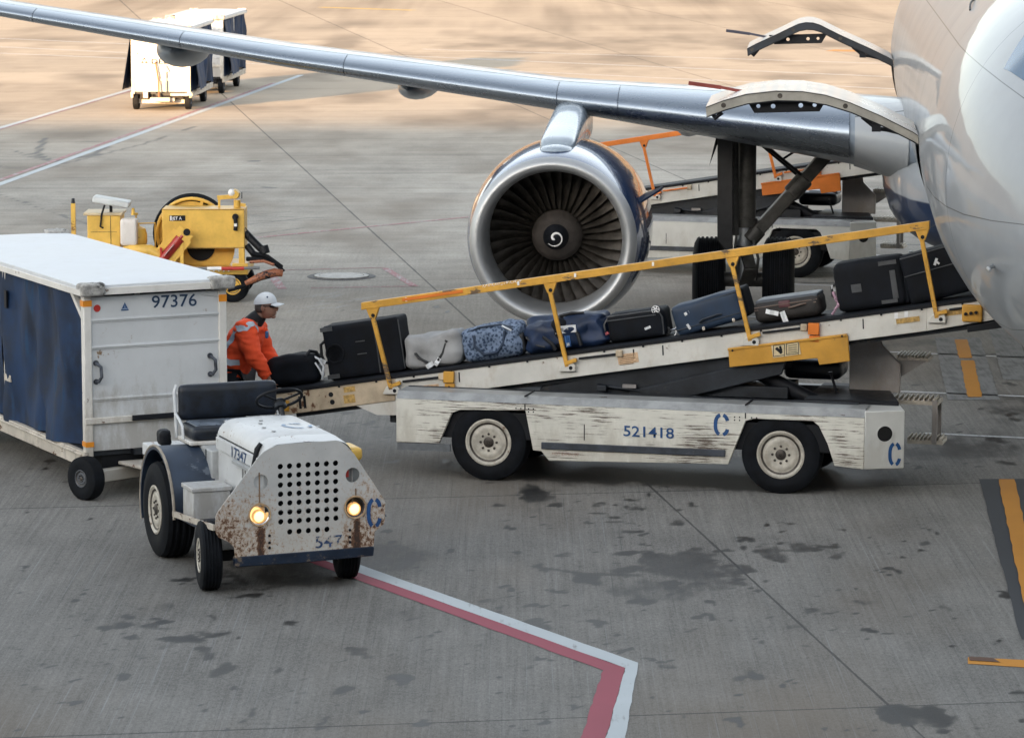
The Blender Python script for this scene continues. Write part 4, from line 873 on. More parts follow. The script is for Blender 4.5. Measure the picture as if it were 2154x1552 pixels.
# ------------------------------------------------------------------ baggage carts
def cart(label, loc, rz, L_=4.85, number=None, steer=True, deco=None, group=None, curtain_open=False):
    K = thing('baggage_cart', label, 'baggage cart', loc, rz, group)
    W = 1.50
    end = MB().box(.05,W-.06,.02,.06,.455,1.97).build('end_panel', MT['cart_white'], K)
    MB().box(.05,W-.06,L_-.06,L_-.02,.455,1.97).build('end_panel', MT['cart_white'], K)
    b = MB()
    for z in (1.74,1.475,.962): b.prism([(.055,z-.022),(.055,z+.022),(W-.065,z+.022),(W-.065,z-.022)],'y',.012,.02).prism([(.055,z-.004),(.055,z+.012),(W-.065,z+.012),(W-.065,z-.004)],'y',.002,.013)
    b.build('panel_rib', MT['cart_white'], end, bevel=.004)
    MB().box(.0,W,-.015,.022,.725,.785).build('bump_rail', MT['cart_frame'], end, bevel=.006)
    if deco != 'far': MB().box(.478,1.30,-.045,-.014,.735,.79).build('rubber_buffer', MT['black'], end, bevel=.008)
    for x in (0, W-.085):
        for y in (0, L_-.085): MB().box(x,x+.085,y,y+.085,.40,2.03).build('corner_post', MT['cart_frame'], K, bevel=.012)
    b = MB()
    for x in (.0, W-.05): b.box(x,x+.05,L_/2-.04,L_/2+.04,.43,2.03)
    b.build('middle_post', MT['cart_frame'], K)
    for x in (0.02, W-.07):
        MB().bar((x+.025,.46,2.02),(x+.025,.07,1.74),.05,.05).bar((x+.025,L_-.46,2.02),(x+.025,L_-.07,1.74),.05,.05).build('corner_brace', MT['cart_frame'], K)
    rf = MB()
    rr = []
    for q in range(9):
        x = -.05+(W+.1)*q/8; h_ = .03*(1-((q-4)/4)**2); rr.append([(x,-.06,2.005),(x,-.06,2.09+h_*.3),(x,.3,2.10+h_),(x,L_-.3,2.10+h_),(x,L_+.06,2.09+h_*.3),(x,L_+.06,2.005)])
    rf.loft(rr).build('roof', MT['roof'], K, ang=40, bevel=.008)
    MB().box(-.062,-.045,-.06,L_+.06,2.0,2.06).box(W+.045,W+.062,-.06,L_+.06,2.0,2.06).box(-.06,W+.06,-.075,-.058,2.0,2.07).build('roof_gutter', MT['cart_frame'], K, bevel=.004)
    for x in (.07, W-.07):
        MB().softbox((x,-.03,2.055),(.26,.16,.125),.028,amp=.009,freq=22,n=16,seed=int(x*9)).build('foam_bumper', MT['foam'], K)
        MB().softbox((x,L_+.03,2.075),(.26,.16,.125),.028,amp=.009,freq=22,n=12,seed=int(x*9)+4).build('foam_bumper', MT['foam'], K)
    MB().box(.02,W-.02,.06,L_-.06,.40,.45).build('deck', MT['dark'], K)
    for x in (-.02, W-.04): MB().box(x,x+.06,.0,L_,.30,.455).box(x-.02 if x < 0 else x+.04,x+.04 if x < 0 else x+.08,.05,L_-.05,.41,.435).build('side_sill', MT['sill'], K, bevel=.008)
    MB().box(.2,W-.2,.1,L_-.1,.26,.39).build('underframe', MT['black'], K)
    # curtains
    def curt(x, y0, y1, seed, slant=0, out=0):
        rr = []; N = 34
        for i in range(N+1):
            q = i/N; y = y0+(y1-y0)*q; wv = .010*math.sin(q*13+seed)+.004*math.sin(q*37+seed*2)+.11*noise.noise(Vector((q*5.5,seed,0)))
            zb = .44+slant*q+.03*math.sin(q*5+seed)+(.05 if .45 < q < .75 else 0)
            rr.append([(x+(wv*(.4+.8*k/13))+.085*noise.noise(Vector((q*9+k*.14,k*.16,seed)))+out*(k/13)**1.3*(1-q*.2), y, 1.985+(zb-1.985)*k/13) for k in range(14)])
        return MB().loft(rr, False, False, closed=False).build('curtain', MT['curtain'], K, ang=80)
    half = L_/2
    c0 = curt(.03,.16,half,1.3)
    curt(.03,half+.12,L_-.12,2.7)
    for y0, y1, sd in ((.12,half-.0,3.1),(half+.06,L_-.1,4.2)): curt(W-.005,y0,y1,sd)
    if deco != 'far':
        MB().box(-.02,-.005,half-.13,half-.06,1.62,1.80).build('curtain_patch', MT['black'], c0, smooth=False)
        MB().box(-.022,-.008,half-.22,half-.02,.86,.93).build('curtain_patch', MT['sill'], c0, smooth=False)
    if curtain_open:
        b = MB(); rr = []
        for i in range(13):
            q = i/12; y = .15+q*1.3; rr.append([(-.02-.24*k/6*(1-.3*q)+.02*math.sin(q*14), y, 1.95-1.45*k/6) for k in range(7)])
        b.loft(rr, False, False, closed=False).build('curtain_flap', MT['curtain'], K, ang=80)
        rr = []
        for i in range(13):
            q = i/12; y = .12+q*1.5; rr.append([(W+.02+.22*k/6*(1-.3*q)+.02*math.sin(q*14), y, 1.95-1.45*k/6) for k in range(7)])
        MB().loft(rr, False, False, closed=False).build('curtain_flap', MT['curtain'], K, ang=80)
    # running gear: steered front axle with tow bar, fixed rear axle
    sa = R(20) if steer else 0
    pc = Vector((W/2,.42,0)); ca, sa_ = math.cos(sa), math.sin(sa)
    ax = Vector((ca, sa_, 0)); bk = Vector((-sa_, ca, 0))
    if not steer: pc = Vector((W/2,.22,0))
    hw = .90 if steer else .66
    for sgn in (-1, 1): wheel(K, tuple(pc+ax*sgn*hw-bk*(.20 if steer else 0)+Vector((0,0,.212))), .215, .155, .085, tuple(ax), MT['rim_gray'], sgn, 0)
    for x in (.10, W-.10): wheel(K, (x,L_-1.1,.212), .215, .155, .085, (1,0,0), MT['rim_gray'], -1 if x < 1 else 1, 0)
    q0 = pc-bk*(.20 if steer else 0)
    MB().bar(q0-ax*(hw-.05)+Vector((0,0,.21)), q0+ax*(hw-.05)+Vector((0,0,.21)), .10, .12).bar(pc-bk*.15+Vector((0,0,.27)), pc-bk*.45+Vector((0,0,.27)), .5, .10).build('axle_beam', MT['cart_frame'], K, bevel=.01)
    MB().bar((.1,L_-1.1,.21),(W-.1,L_-1.1,.21),.09,.1).build('axle_beam', MT['black'], K)
    MB().lathe([(.26,0),(.26,.12)], pc+Vector((0,0,.27)), (0,0,1), 24).build('turntable', MT['black'], K)
    MB().box(.5,.62,-.02,.06,.395,.45).box(.62,1.0,-.03,.1,.36,.42).build('hitch_plate', MT['dark'], K)
    b = MB()
    if deco != 'far':
        for x in (.125, 1.322):
            h_ = MB().tube([(x,.02,1.325),(x,-.015,1.318),(x+.03,-.045,1.29),(x+.035,-.05,1.19),(x+.01,-.03,1.145),(x,.02,1.14)],.017,8).lathe([(0,-.012),(.028,-.012),(.028,.0)],(x,.02,1.325),(0,1,0),12).lathe([(0,-.012),(.028,-.012),(.028,.0)],(x,.02,1.14),(0,1,0),12).build('handle', MT['hub'] if False else paint('worn handle', (.09,.10,.12), .4, .3, 15, metal=.5), end)
        text('fleet_number', '97376', .125, MT['navytext'], end, (.71,.018,1.835), (1,0,-.008), (0,0,1), wide=1.12, bold=.008)
        MB().disc((.147,.016,1.862),.036,(0,-1,0),24).build('reflector', MT['red'], end, smooth=False)
        tr = MB().prism([(.392,1.825),(.476,1.825),(.434,1.905)],'y',.015,.0175).build('triangle_mark', MT['bluetext'], end, smooth=False)
        MB().prism([(.405,1.838),(.463,1.838),(.459,1.846),(.409,1.846)],'y',.0125,.0148).prism([(.430,1.85),(.438,1.85),(.434,1.89)],'y',.0125,.0148).build('mark_detail', paint('pale mark', (.35,.42,.52), .5), end, smooth=False)
        b = MB().box(.0,.087,-.003,.0,1.885,1.945).box(-.003,.0,0.0,.09,1.885,1.945).box(W-.085,W,-.003,.0,1.86,1.93).box(.0,.087,-.003,.0,.50,.55).box(-.003,.0,.0,.09,.505,.555)
        b.build('reflective_tape', MT['amber'], K, smooth=False)
        b = MB()
        for k in range(7): b.bar((1.235+k*.028,.017,1.935-k*.004-.004*(k%2)),(1.257+k*.028,.017,1.932-k*.004),.004,.014,(0,1,0))
        b.build('worn_mark', paint('worn mark', (.36,.36,.37), .5), end, smooth=False)
    return K, end
C1, e1 = cart('white baggage cart with navy side curtains and number 97376 on its end', (-4.173,34.451,0), 26.5, 4.85)
GC = 'baggage carts parked in the sun beyond the wing'
F1, f1 = cart('sunlit white baggage cart with lettering and a red emblem, beyond the wing', (-9.62,90.25,0), -2.5, 4.3, steer=False, deco='far', group=GC, curtain_open=True)
text('airline_name', 'DELTA', .125, paint('dark grey lettering', (.018,.02,.035), .6, spec=.1), f1, (.50,.016,1.16), (1,0,0), (0,0,1), wide=1.42, bold=.022)
MB().prism([(.262,1.238),(.335,1.27),(.408,1.238),(.335,1.32)],'y',.012,.018).prism([(.262,1.235),(.335,1.26),(.335,1.32)],'y',.010,.016).build('airline_emblem', flat('emblem red', (.50,.02,.015), .4), f1, smooth=False)
MB().prism([(.245,1.17),(.325,1.17),(.305,1.232),(.262,1.215)],'y',.012,.018).prism([(.345,1.17),(.425,1.17),(.408,1.215),(.365,1.232)],'y',.012,.018).build('airline_emblem', flat('emblem dark red', (.22,.03,.03), .4), f1, smooth=False)
text('fleet_number', '9024', .13, paint('faint number', (.62,.56,.48), .5), f1, (.52,.018,1.79), (1,0,0), (0,0,1), wide=1.1)
MB().tube([(.62,-.05,1.22),(.66,-.06,1.0),(.70,-.06,.75),(.71,-.1,.45),(.72,-.2,.33)],.022,8).build('tow_bar', paint('rusty tow bar', (.22,.10,.04), .6), F1)
MB().box(.84,.90,-.06,-.02,.46,.80).prism([(.78,.95),(.98,.95),(.88,1.14)],'y',-.05,-.02).box(.865,.895,-.05,-.02,.80,.95).build('grey_arrow_bracket', paint('grey bracket', (.30,.30,.31), .5), F1)
MB().box(1.0,1.56,-.12,.05,.36,.42).box(.3,.42,-.05,.0,.30,.46).box(.5,1.1,-.1,.1,.22,.30).build('tow_bracket', MT['sill'], F1)
F2, f2 = cart('second sunlit baggage cart of the far train, mostly hidden behind the front one', (-9.30,96.7,0), -3.5, 4.3, steer=False, deco='far', group=GC, curtain_open=True)
MB().bar((.75,-.1,.3),(.73,-1.9,.3),.07,.07).build('tow_bar', MT['cart_frame'], F2)
F1.location.x -= .0
# ------------------------------------------------------------------ baggage tractor
T = thing('baggage_tractor', 'small rusty white baggage tractor with lit headlamps and a perforated front panel', 'tractor', (-1.877,29.9,0), 21)
OUT = [(-.504,.335),(-.512,.42),(-.56,.47),(-.648,.515),(-.672,.56),(-.672,.69),(-.655,.73),(-.285,1.186),(-.24,1.225),(-.18,1.255),(-.086,1.277),(.40,1.285),(.44,1.275),(.49,1.24),(.565,1.156),(.825,.76),(.842,.72),(.838,.56),(.825,.53),(.745,.47),(.735,.345)]
holes = [(-.096+.0822*i, 1.088-.0793*j, .0245, 14) for j in range(7) for i in range(7)] + [(-.017+.0832*i, .520, .0245, 14) for i in range(5)]
holes += [(-.285,.687,.088,26),(.569,.697,.088,26),(-.27,.965,.064,22),(.55,.976,.064,22)]
t = NT('rusty front panel'); co = t.coord(); x_, y_, z_ = t.sep(co)
n1 = t.noise(t.coord((30,30,24)), 1, 8, .78); n2 = t.noise(t.coord((2.4,2.4,2.0), loc=(2,0,1)), 1, 4, .6); nb = t.noise(t.coord((3,3,3)), 1, 5, .6)
low = t.ramp(z_, .32, 1.0, .16, .045)
fine = t.ramp(t.noise(t.coord((48,48,40), loc=(5,5,5)), 1, 6, .75), .57, .69, 0, .22)
edge = t.ramp(t.math('ABSOLUTE', t.math('SUBTRACT', x_, .09)), .35, .75, 0, .055)
mid = t.math('MULTIPLY', t.ramp(t.math('ABSOLUTE', t.math('SUBTRACT', x_, .15)), .26, .34, -.04, .05), t.ramp(z_, .55, .9, 1, .4))
s_ = t.math('ADD', n1, t.math('MULTIPLY', t.math('SUBTRACT', n2, .5), .30)); s_ = t.math('ADD', s_, t.math('ADD', t.math('ADD', low, fine), t.math('ADD', edge, mid)))
stk = t.math('MULTIPLY', t.math('MAXIMUM', t.ramp(t.math('ABSOLUTE', t.math('ADD', x_, .275)), .01, .05, 1, 0), t.ramp(t.math('ABSOLUTE', t.math('SUBTRACT', x_, .585)), .01, .04, 1, 0)), t.ramp(z_, .62, .55))
s_ = t.math('ADD', s_, t.math('MULTIPLY', stk, .22))
c_ = t.mix(t.ramp(nb, .3, .7), (.40,.41,.415), (.49,.495,.49)); c_ = t.mix(t.math('MULTIPLY', low, 2.2, clamp=True), c_, (.56,.50,.40))
c_ = t.mix(t.math('MULTIPLY', t.ramp(s_, .60, .74), .65), c_, (.36,.22,.12)); c_ = t.mix(t.ramp(s_, .72, .78), c_, (.11,.05,.025)); c_ = t.mix(t.ramp(s_, .86, .93), c_, (.04,.022,.015))
t.val(t.b.inputs['Base Color'], c_); t.val(t.b.inputs['Roughness'], t.ramp(s_, .6, .8, .42, .8)); t.bump(s_, .15, .006)
fp = plate_holes('front_panel', OUT, holes, .012, t.m, T)
MB().box(-.17,.46,.10,.16,.42,1.2).build('radiator', MT['black'], T, smooth=False)
MB().bar((-.285,-.004,1.05),(-.285,-.004,.78),.012,.004,(0,1,0)).bar((.575,-.004,.86),(.575,-.004,.80),.012,.004,(0,1,0)).build('panel_crease', paint('rust seam', (.20,.13,.08), .8), fp, smooth=False)
b = MB()
for x in (-.20, .52):
    for z in (.50,.44,.395): b.disc((x,-.004,z),.013,(0,-1,0),10)
b.build('bolt_hole', MT['black'], fp, smooth=False)
for x, z, sg in ((-.285,.687,1),(.569,.697,1)):
    hl = MB().lathe([(.090,-.012),(.096,-.014),(.100,-.006),(.094,.0),(.082,.01),(.08,.09),(.0,.10)], (x,0,z), (0,1,0), 32, False).build('headlight', MT['chrome'] if x < 0 else MT['navy'], T)
    MB().lathe([(.088,-.013),(.098,-.015),(.101,-.004)], (x,0,z), (0,1,0), 32, False).build('headlight_rim', paint('rusty rim', (.45,.30,.17), .5, .2, 15), hl)
    MB().lathe([(0,.022),(.026,.025),(.043,.036),(.048,.05)], (x+.004,-.012,z-.022), (0,1,0), 26, False).build('lens', MT['lens'], hl)
    MB().lathe([(.046,.034),(.056,.036),(.058,.07)], (x+.004,-.012,z-.022), (0,1,0), 26, False).build('lens_ring', MT['lensedge'], hl)
MB().box(-.36,-.19,.03,.05,.88,1.05).build('lamp_blank', MT['hood'], T, smooth=False); MB().box(.47,.63,.06,.08,.90,1.05).build('lamp_blank', paint('grey plate', (.22,.23,.23), .5), T, smooth=False)
MB().box(.485,.525,.035,.05,.955,1.03).build('tail_reflector', MT['red'], T, smooth=False)
stencil_c(MB(), (.742,-.002,.637), .105, .235, .034, (1,0,0), (0,0,1)).build('stencil_letter', MT['bluetext'], fp, smooth=False)
text('stencil_number', '547', .105, paint('worn stencil', (.012,.045,.13), .5, .1, 8, chip=.92, chipcol=(.42,.38,.32), chipscale=(14,14,16)), fp, (.20,-.001,.365), (1,0,0), (0,0,1), wide=1.15, bold=.01)
MB().prism([(-.505,.25),(-.51,.325),(-.50,.336),(.734,.344),(.738,.33),(.730,.262),(.1,.246)],'y',-.012,.06).build('bumper', MT['navy'], T, bevel=.008)
# hood with rounded shoulders
def hs(y, dz=0, dx=0):
    P = [(-.235-dx,.70),(-.235-dx,1.03),(-.240-dx,1.165)]
    for k in range(7): a = R(180-15*k); P.append((-.085-dx*.5+.155*math.cos(a), 1.165+dz+(.14)*math.sin(a)))
    P[-1] = (-.085,1.305+dz)
    P += [(.16,1.312+dz),(.40,1.305+dz)]
    for k in range(1,7): a = R(90-15*k); P.append((.40+.155*math.cos(a), 1.165+dz+.14*math.sin(a)))
    P += [(.555+dx,1.03),(.555+dx,.70)]
    return [(x, y, z) for x, z in P]
hd = MB().loft([hs(.014,-.026,-.0), hs(.10,-.012,.004), hs(.26,-.002), hs(.27,-.012), hs(.285,-.002), hs(.8,.0), hs(1.36,.0), hs(1.40,-.012), hs(1.42,-.05)], False, True).build('hood', MT['hood'], T, ang=40)
MB().box(-.262,-.236,.10,1.38,1.045,1.150).build('number_strip', MT['hood'], hd, bevel=.006)
MB().prism([(-.236,1.045),(-.29,1.03),(-.29,1.005),(-.236,1.0)],'y',.14,.80).build('side_ledge', paint('grey ledge', (.33,.34,.34), .5), hd)
text('fleet_number', '17347', .098, paint('worn number', (.012,.05,.14), .5, .1, 8, chip=.5, chipcol=(.6,.6,.58), chipscale=(15,15,20)), hd, (-.262,.92,1.048), (0,-1,0), (0,0,1), wide=1.42, bold=.014)
b = MB()
for k in range(7): b.box(-.240,-.234,.18+.075*k,.21+.075*k,.80,.98)
b.build('louvre', paint('louvre shade', (.16,.16,.16), .6), hd, smooth=False)
MB().bar((-.2365,.28,1.16),(-.2365,1.34,1.16),.012,.012).build('hood_gap', MT['black'], hd, smooth=False)
MB().tube([(-.25,.20,1.00),(-.275,.19,1.06),(-.268,.18,1.14),(-.25,.17,1.22),(-.215,.17,1.27)],[.02,.026,.018,.024,.018],8).tube([(-.27,.17,1.05),(-.285,.12,1.08),(-.27,.10,1.12)],.012,6).build('hood_latch', MT['black'], hd)
MB().box(-.262,-.256,.015,.04,1.09,1.15).build('side_marker', MT['amber'], hd, smooth=False)
stencil_c(MB(), (.28,.72,1.312), .20, .26, .034, (.9,.45,0), (-.45,.9,0)).build('stencil_letter', paint('faded blue', (.20,.30,.44), .5, .2, 8, chip=.55, chipcol=(.66,.68,.7), chipscale=(14,14,14)), hd, smooth=False)
b = MB()
for x, y in ((-.02,.72),(.02,.95),(.07,1.1),(.0,.5),(.44,.62)): b.lathe([(.02,.0),(.016,.006),(0,.007)], (x,y,1.312), (0,0,1), 12, False)
b.bar((.02,1.39,1.305),(.34,1.39,1.307),.012,.012).build('hood_rivet', paint('dull steel', (.3,.31,.31), .5), hd)
MB().box(-.30,.58,1.40,1.95,.55,1.02).build('body', paint('grey body', (.40,.41,.41), .45, .1, 3, grime=.5), T, bevel=.015)
MB().box(-.302,-.296,1.55,1.58,.56,1.01).build('body_seam', MT['dark'], T, smooth=False)
MB().box(-.36,.60,.16,2.5,.34,.62).build('chassis', MT['black'], T, bevel=.02)
for x0, x1, yf in ((-.68,-.27,1),(.48,.90,1)):
    rr = []
    for k in range(19):
        a = R(200-k*11.2); c_, s__ = math.cos(a), math.sin(a)
        y, z = 1.86-.56*c_*-1, .46+.55*s__
        rr.append([(x0,1.86+.56*c_*-1*-1 if False else 1.86-.56*c_, z),(x1,1.86-.56*c_, z),(x1,1.86-.53*c_, .46+.52*s__),(x0,1.86-.53*c_, .46+.52*s__)])
    MB().loft(rr).build('fender', MT['fender'], T, ang=40)
    rr2 = [(x0+.006,1.86-.565*math.cos(R(200-k*11.2)),.46+.555*math.sin(R(200-k*11.2))) for k in range(19)]
    MB().tube(rr2, .013, 6).build('fender_edge', paint('worn edge', (.30,.26,.21), .6, .2, 9), T)
for x0 in (-.62, .52):
    bx = MB().box(x0,x0+.34,.88,1.20,.49,.755).build('battery_box', MT['cart_white'], T, bevel=.01)
    MB().box(x0-.012,x0+.352,.868,1.212,.75,.79).build('box_lid', MT['cart_white'], bx, bevel=.008)
for x0, x1 in ((-.67,-.25),(.50,.88)):
    MB().prism([(.06,.585),(.09,.60),(.70,.52),(1.34,.50),(1.34,.47),(.70,.485)],'x',x0,x1).build('footplate', MT['navy'], T, bevel=.005)
    MB().bar((x0,.06,.59),(x0,1.34,.492),.02,.05).build('footplate_edge', MT['sill'], T)
MB().box(-.60,-.25,2.30,2.62,.82,.93).build('tool_box', MT['hood'], T, bevel=.01)
# seat
MB().box(-.40,.56,1.72,2.14,1.02,1.055).build('seat_frame', MT['cart_frame'], T, bevel=.008)
sc0 = MB().softbox((.08,1.94,1.115),(.90,.44,.13),.05,(0,0,.05)).build('seat_cushion', MT['vinyl'], T)
MB().softbox((.08,1.98,1.172),(.80,.34,.03),.014).build('cushion_top', MT['vinyl_top'], sc0)
MB().softbox((.09,2.20,1.34),(.92,.11,.33),.05,(0,.2,.0)).build('seat_back', MT['vinyl'], T)
MB().tube([(-.40,2.16,1.03),(-.40,2.19,1.25),(-.405,2.21,1.44),(-.38,2.22,1.50)],.016,8).tube([(-.40,2.18,1.24),(-.405,2.05,1.21),(-.405,1.95,1.16),(-.405,1.92,1.05)],.013,8).tube([(.56,2.16,1.03),(.56,2.20,1.3)],.015,8).build('seat_rail', MT['cart_white'], T)
MB().softbox((-.50,2.22,1.03),(.11,.16,.15),.04,amp=.012,freq=14).build('tail_lamp', MT['black'], T)
MB().tube([(-.02,1.86,1.19),(.04,1.9,1.20),(.10,1.88,1.205),(.2,1.9,1.195)],.018,6).softbox((-.01,1.86,1.20),(.07,.05,.035),.015).build('seat_belt', MT['steel'], sc0)
swc = Vector((.40,1.62,1.42)); na = Vector((0,.53,.85)).normalized(); ra = Vector((1,0,0)); rb = na.cross(ra)
sw = MB().tube([swc+(ra*math.cos(2*math.pi*k/36)+rb*math.sin(2*math.pi*k/36))*.205 for k in range(36)], .014, 8, True).build('steering_wheel', MT['black'], T)
b = MB()
for k in range(3): a = R(90+120*k); b.tube([swc-na*.03, swc+(ra*math.cos(a)+rb*math.sin(a))*.20], .012, 6)
b.lathe([(.05,-.04),(.055,.0),(.03,.015),(0,.018)], swc-na*.02, na, 16).build('spoke', MT['black'], sw)
MB().tube([swc-na*.03, Vector((.42,1.50,1.12))], .028, 10).lathe([(.06,0),(.05,.05)], swc-na*.09, na, 14).build('steering_column', MT['dark'], T)
MB().softbox((.80,.86,1.03),(.16,.34,.12),.04).build('side_lamp', MT['fuel_yellow'], T); MB().box(.72,.80,.70,.72,.96,1.08).build('side_bracket', MT['beam_end'], T)
wheel(T, (-.635,.36,.298), .30, .185, .145, (math.cos(R(-9)), math.sin(R(-9)), 0), MT['rim'], -1, 4)
wheel(T, (.63,.44,.298), .30, .185, .145, (math.cos(R(-9)), math.sin(R(-9)), 0), MT['rim'], 1, 4)
wheel(T, (-.545,1.93,.428), .432, .29, .215, (1,0,0), MT['rim'], -1, 3); wheel(T, (.765,1.93,.428), .432, .29, .215, (1,0,0), MT['rim'], 1, 3)
MB().bar((-.56,.37,.28),(.6,.43,.28),.08,.08).build('front_axle', MT['black'], T)
# tow bar from the cart to the tractor
tb0 = MB().bar((.75,.1,.25),(.40,-2.35,.30),.09,.11).prism([(.35,.05),(1.15,.05),(.72,-1.0),(.58,-1.0)],'z',.30,.335).build('tow_bar', MT['cart_frame'], C1, bevel=.01)
MB().box(-.05,.25,2.5,2.66,.30,.62).box(-.12,-.05,2.5,2.9,.25,.50).build('hitch', MT['cart_frame'], T, bevel=.01)

# ------------------------------------------------------------------ hydrant fuel cart
F = thing('hydrant_cart', 'yellow fuel hydrant cart with a hose reel and a small black sign', 'fuel cart', (-3.959,50.214,0), 0)
fy_ = MT['fuel_yellow']
MB().box(-2.2,.22,-.05,1.15,.40,.50).build('chassis', fy_, F, bevel=.01)
bx = MB().box(-.99,.175,.0,.55,.766,1.327).build('meter_box', fy_, F, bevel=.012)
MB().box(-.885,-.66,-.006,.0,1.16,1.235).build('sign_plate', MT['black'], bx, smooth=False)
text('sign_text', 'JET A', .046, MT['paper'], bx, (-.842,-.008,1.174), (1,0,0), (0,0,1), wide=.9, bold=.015); MB().box(-.875,-.853,-.010,-.007,1.165,1.23).build('sign_bar', MT['paper'], bx, smooth=False)
MB().box(-.985,.17,-.004,.0,.770,.785).box(-.985,.17,-.004,0,1.31,1.322).build('box_edge', paint('worn yellow edge', (.36,.20,.04), .6, .2, 9), bx, smooth=False)
MB().box(.09,.175,-.02,.06,.50,.77).box(-.99,-.90,.45,.55,.5,.77).box(.0,.22,-.05,.3,.50,.56).build('box_leg', fy_, F, bevel=.008)
MB().tube([(.05,-.05,1.22),(.06,-.06,1.12),(.05,-.05,1.03)],.03,8).lathe([(.045,0),(.045,.04)],(.05,-.06,1.22),(0,1,0),12).build('valve_handle', MT['black'], bx); MB().box(.035,.075,-.095,-.085,1.09,1.13).build('handle_band', MT['paper'], bx)
rl = MB().lathe([(.34,-.16),(.50,-.16),(.50,.16),(.34,.16)], (-.62,.80,.92), (0,1,0), 40, False).build('hose_reel', fy_, F)
b = MB()
for k in range(5): b.tube([(-.64+.50*math.cos(2*math.pi*j/40), .66+.065*k, .92+.50*math.sin(2*math.pi*j/40)) for j in range(40)], .05, 8, True)
b.build('wound_hose', MT['rubber'], rl)
for y in (.60, 1.0):
    b = MB().tube([(-.62+.50*math.cos(2*math.pi*j/40), y, .92+.50*math.sin(2*math.pi*j/40)) for j in range(40)], .025, 8, True)
    for k in range(6): a = R(60*k+12); b.bar((-.62,y,.92),(-.62+.5*math.cos(a),y,.92+.5*math.sin(a)),.045,.03,(0,1,0))
    b.lathe([(.30,-.012),(.30,.012)], (-.62,y,.92), (0,1,0), 32)
    b.build('reel_flange', fy_, rl)
MB().lathe([(.46,0),(.46,.05)], (-.45,.3,.75), (0,1,0), 36).build('reel_disc', fy_, F)
MB().lathe([(.20,-.02),(.20,.0)], (-.47,.30,.76), (0,1,0), 28).build('reel_hub', MT['black'], F)
# extinguisher in its slanted bracket
p, q = Vector((-1.0,-.16,.60)), Vector((-.72,-.16,.93)); d = (q-p).normalized(); nz = Vector((-d.z,0,d.x))
MB().bar(p-d*.06+nz*.09,q+d*.06+nz*.09,.14,.025,(0,1,0)).bar(p-d*.06-nz*.085,q+d*.06-nz*.085,.14,.025,(0,1,0)).bar(p-d*.06-nz*.10,p-d*.06+nz*.10,.16,.03,(0,1,0)).bar(q+d*.06-nz*.12,q+d*.06+nz*.12,.16,.03,(0,1,0)).bar((-.70,-.16,.5),(-.70,-.16,.88),.05,.05).build('extinguisher_bracket', fy_, F)
ex = MB().tube([p,q],.072,14).tube([q,q+d*.05],.03,8).build('fire_extinguisher', flat('extinguisher red', (.33,.02,.015), .35), F)
MB().bar(p+d*.10+Vector((0,-.074,.02)),p+d*.30+Vector((0,-.074,.02)),.004,.10,(0,1,0)).build('extinguisher_label', MT['paper'], ex, smooth=False); MB().lathe([(.05,0),(.05,.03)],q+d*.10+Vector((.03,-.03,.01)),(0,1,0),12).build('gauge', MT['black'], ex)
# pump set at the left
en = MB().box(-2.05,-1.58,.0,.55,.72,1.24).build('pump_cabinet', fy_, F, bevel=.015)
MB().box(-2.10,-1.55,-.02,.57,1.235,1.275).build('cabinet_lid', paint('pale lid', (.60,.48,.30), .5), en, bevel=.01); MB().box(-2.0,-1.63,-.006,0,.80,.802).box(-1.72,-1.714,-.006,0,.74,1.23).box(-2.0,-1.63,-.006,0,1.0,1.004).build('cabinet_seam', MT['dark'], en, smooth=False)
b = MB()
for k in range(5): b.box(-2.056,-2.05,.1,.45,.82+.07*k,.85+.07*k)
b.build('cabinet_vent', MT['dark'], en, smooth=False)
MB().softbox((-1.45,-.05,1.01),(.24,.24,.38),.04).build('bucket', paint('white bucket', (.66,.62,.58), .5, .06, 3, grime=.6, grimecol=(.55,.38,.26)), F)
MB().bar((-1.72,.1,1.24),(-1.72,.1,1.42),.04,.04).tube([(-1.80,.02,1.38),(-1.84,-.03,1.25),(-1.86,-.03,1.08),(-1.82,-.02,1.06)],.014,6).build('display_post', MT['black'], F)
dp = MB().box(-1.97,-1.45,-.1,.25,0,.09); M_ = Matrix.Rotation(R(9.5),4,'Y'); 
o_ = MB(); o_.v = [tuple(Vector((x+1.71,y,z))@M_.to_3x3().transposed()) for x,y,z in dp.v]; o_.f = dp.f; o_.v = [(x-1.71,y,z+1.385) for x,y,z in o_.v]
o_.build('display_panel', paint('pale display', (.55,.57,.57), .45), F, bevel=.02)
MB().bar((-2.255,.1,.6),(-2.255,.1,1.40),.07,.06).build('guard_post', fy_, F); MB().tube([(-2.255,.1,1.40),(-2.255,.1,1.47)],[.03,.02],8).build('post_cap', MT['dark'], F)
MB().lathe([(.0,.0),(.14,.0),(.155,.05),(.155,.16),(.13,.24),(.05,.28),(.04,.31),(0,.31)], (-1.37,.12,.80), (0,0,1), 28, False).tube([(-1.37,.12,1.10),(-1.37,.12,1.22)],.012,8).lathe([(.0,0),(.03,.01),(.03,.04),(0,.05)],(-1.37,.12,1.22),(0,0,1),10).build('filter_vessel', fy_, F)
MB().tube([(-1.45,.3,1.09),(-1.12,.3,1.10),(-1.12,.3,.8)],.012,6).tube([(-1.14,.5,1.05),(-1.14,.5,.7)],.012,6).build('guard_rail', fy_, F); MB().tube([(-1.40,.02,1.24),(-1.40,.02,1.34)],[.03,.02],8).build('spout', fy_, F)
MB().tube([(-1.50,-.1,.73),(-1.42,-.12,.76),(-1.15,-.12,.75),(-1.02,-.12,.68),(-.98,-.12,.58)],.085,14).tube([(-1.55,-.1,.60),(-1.0,-.1,.56)],.06,10).build('pipe', fy_, F)
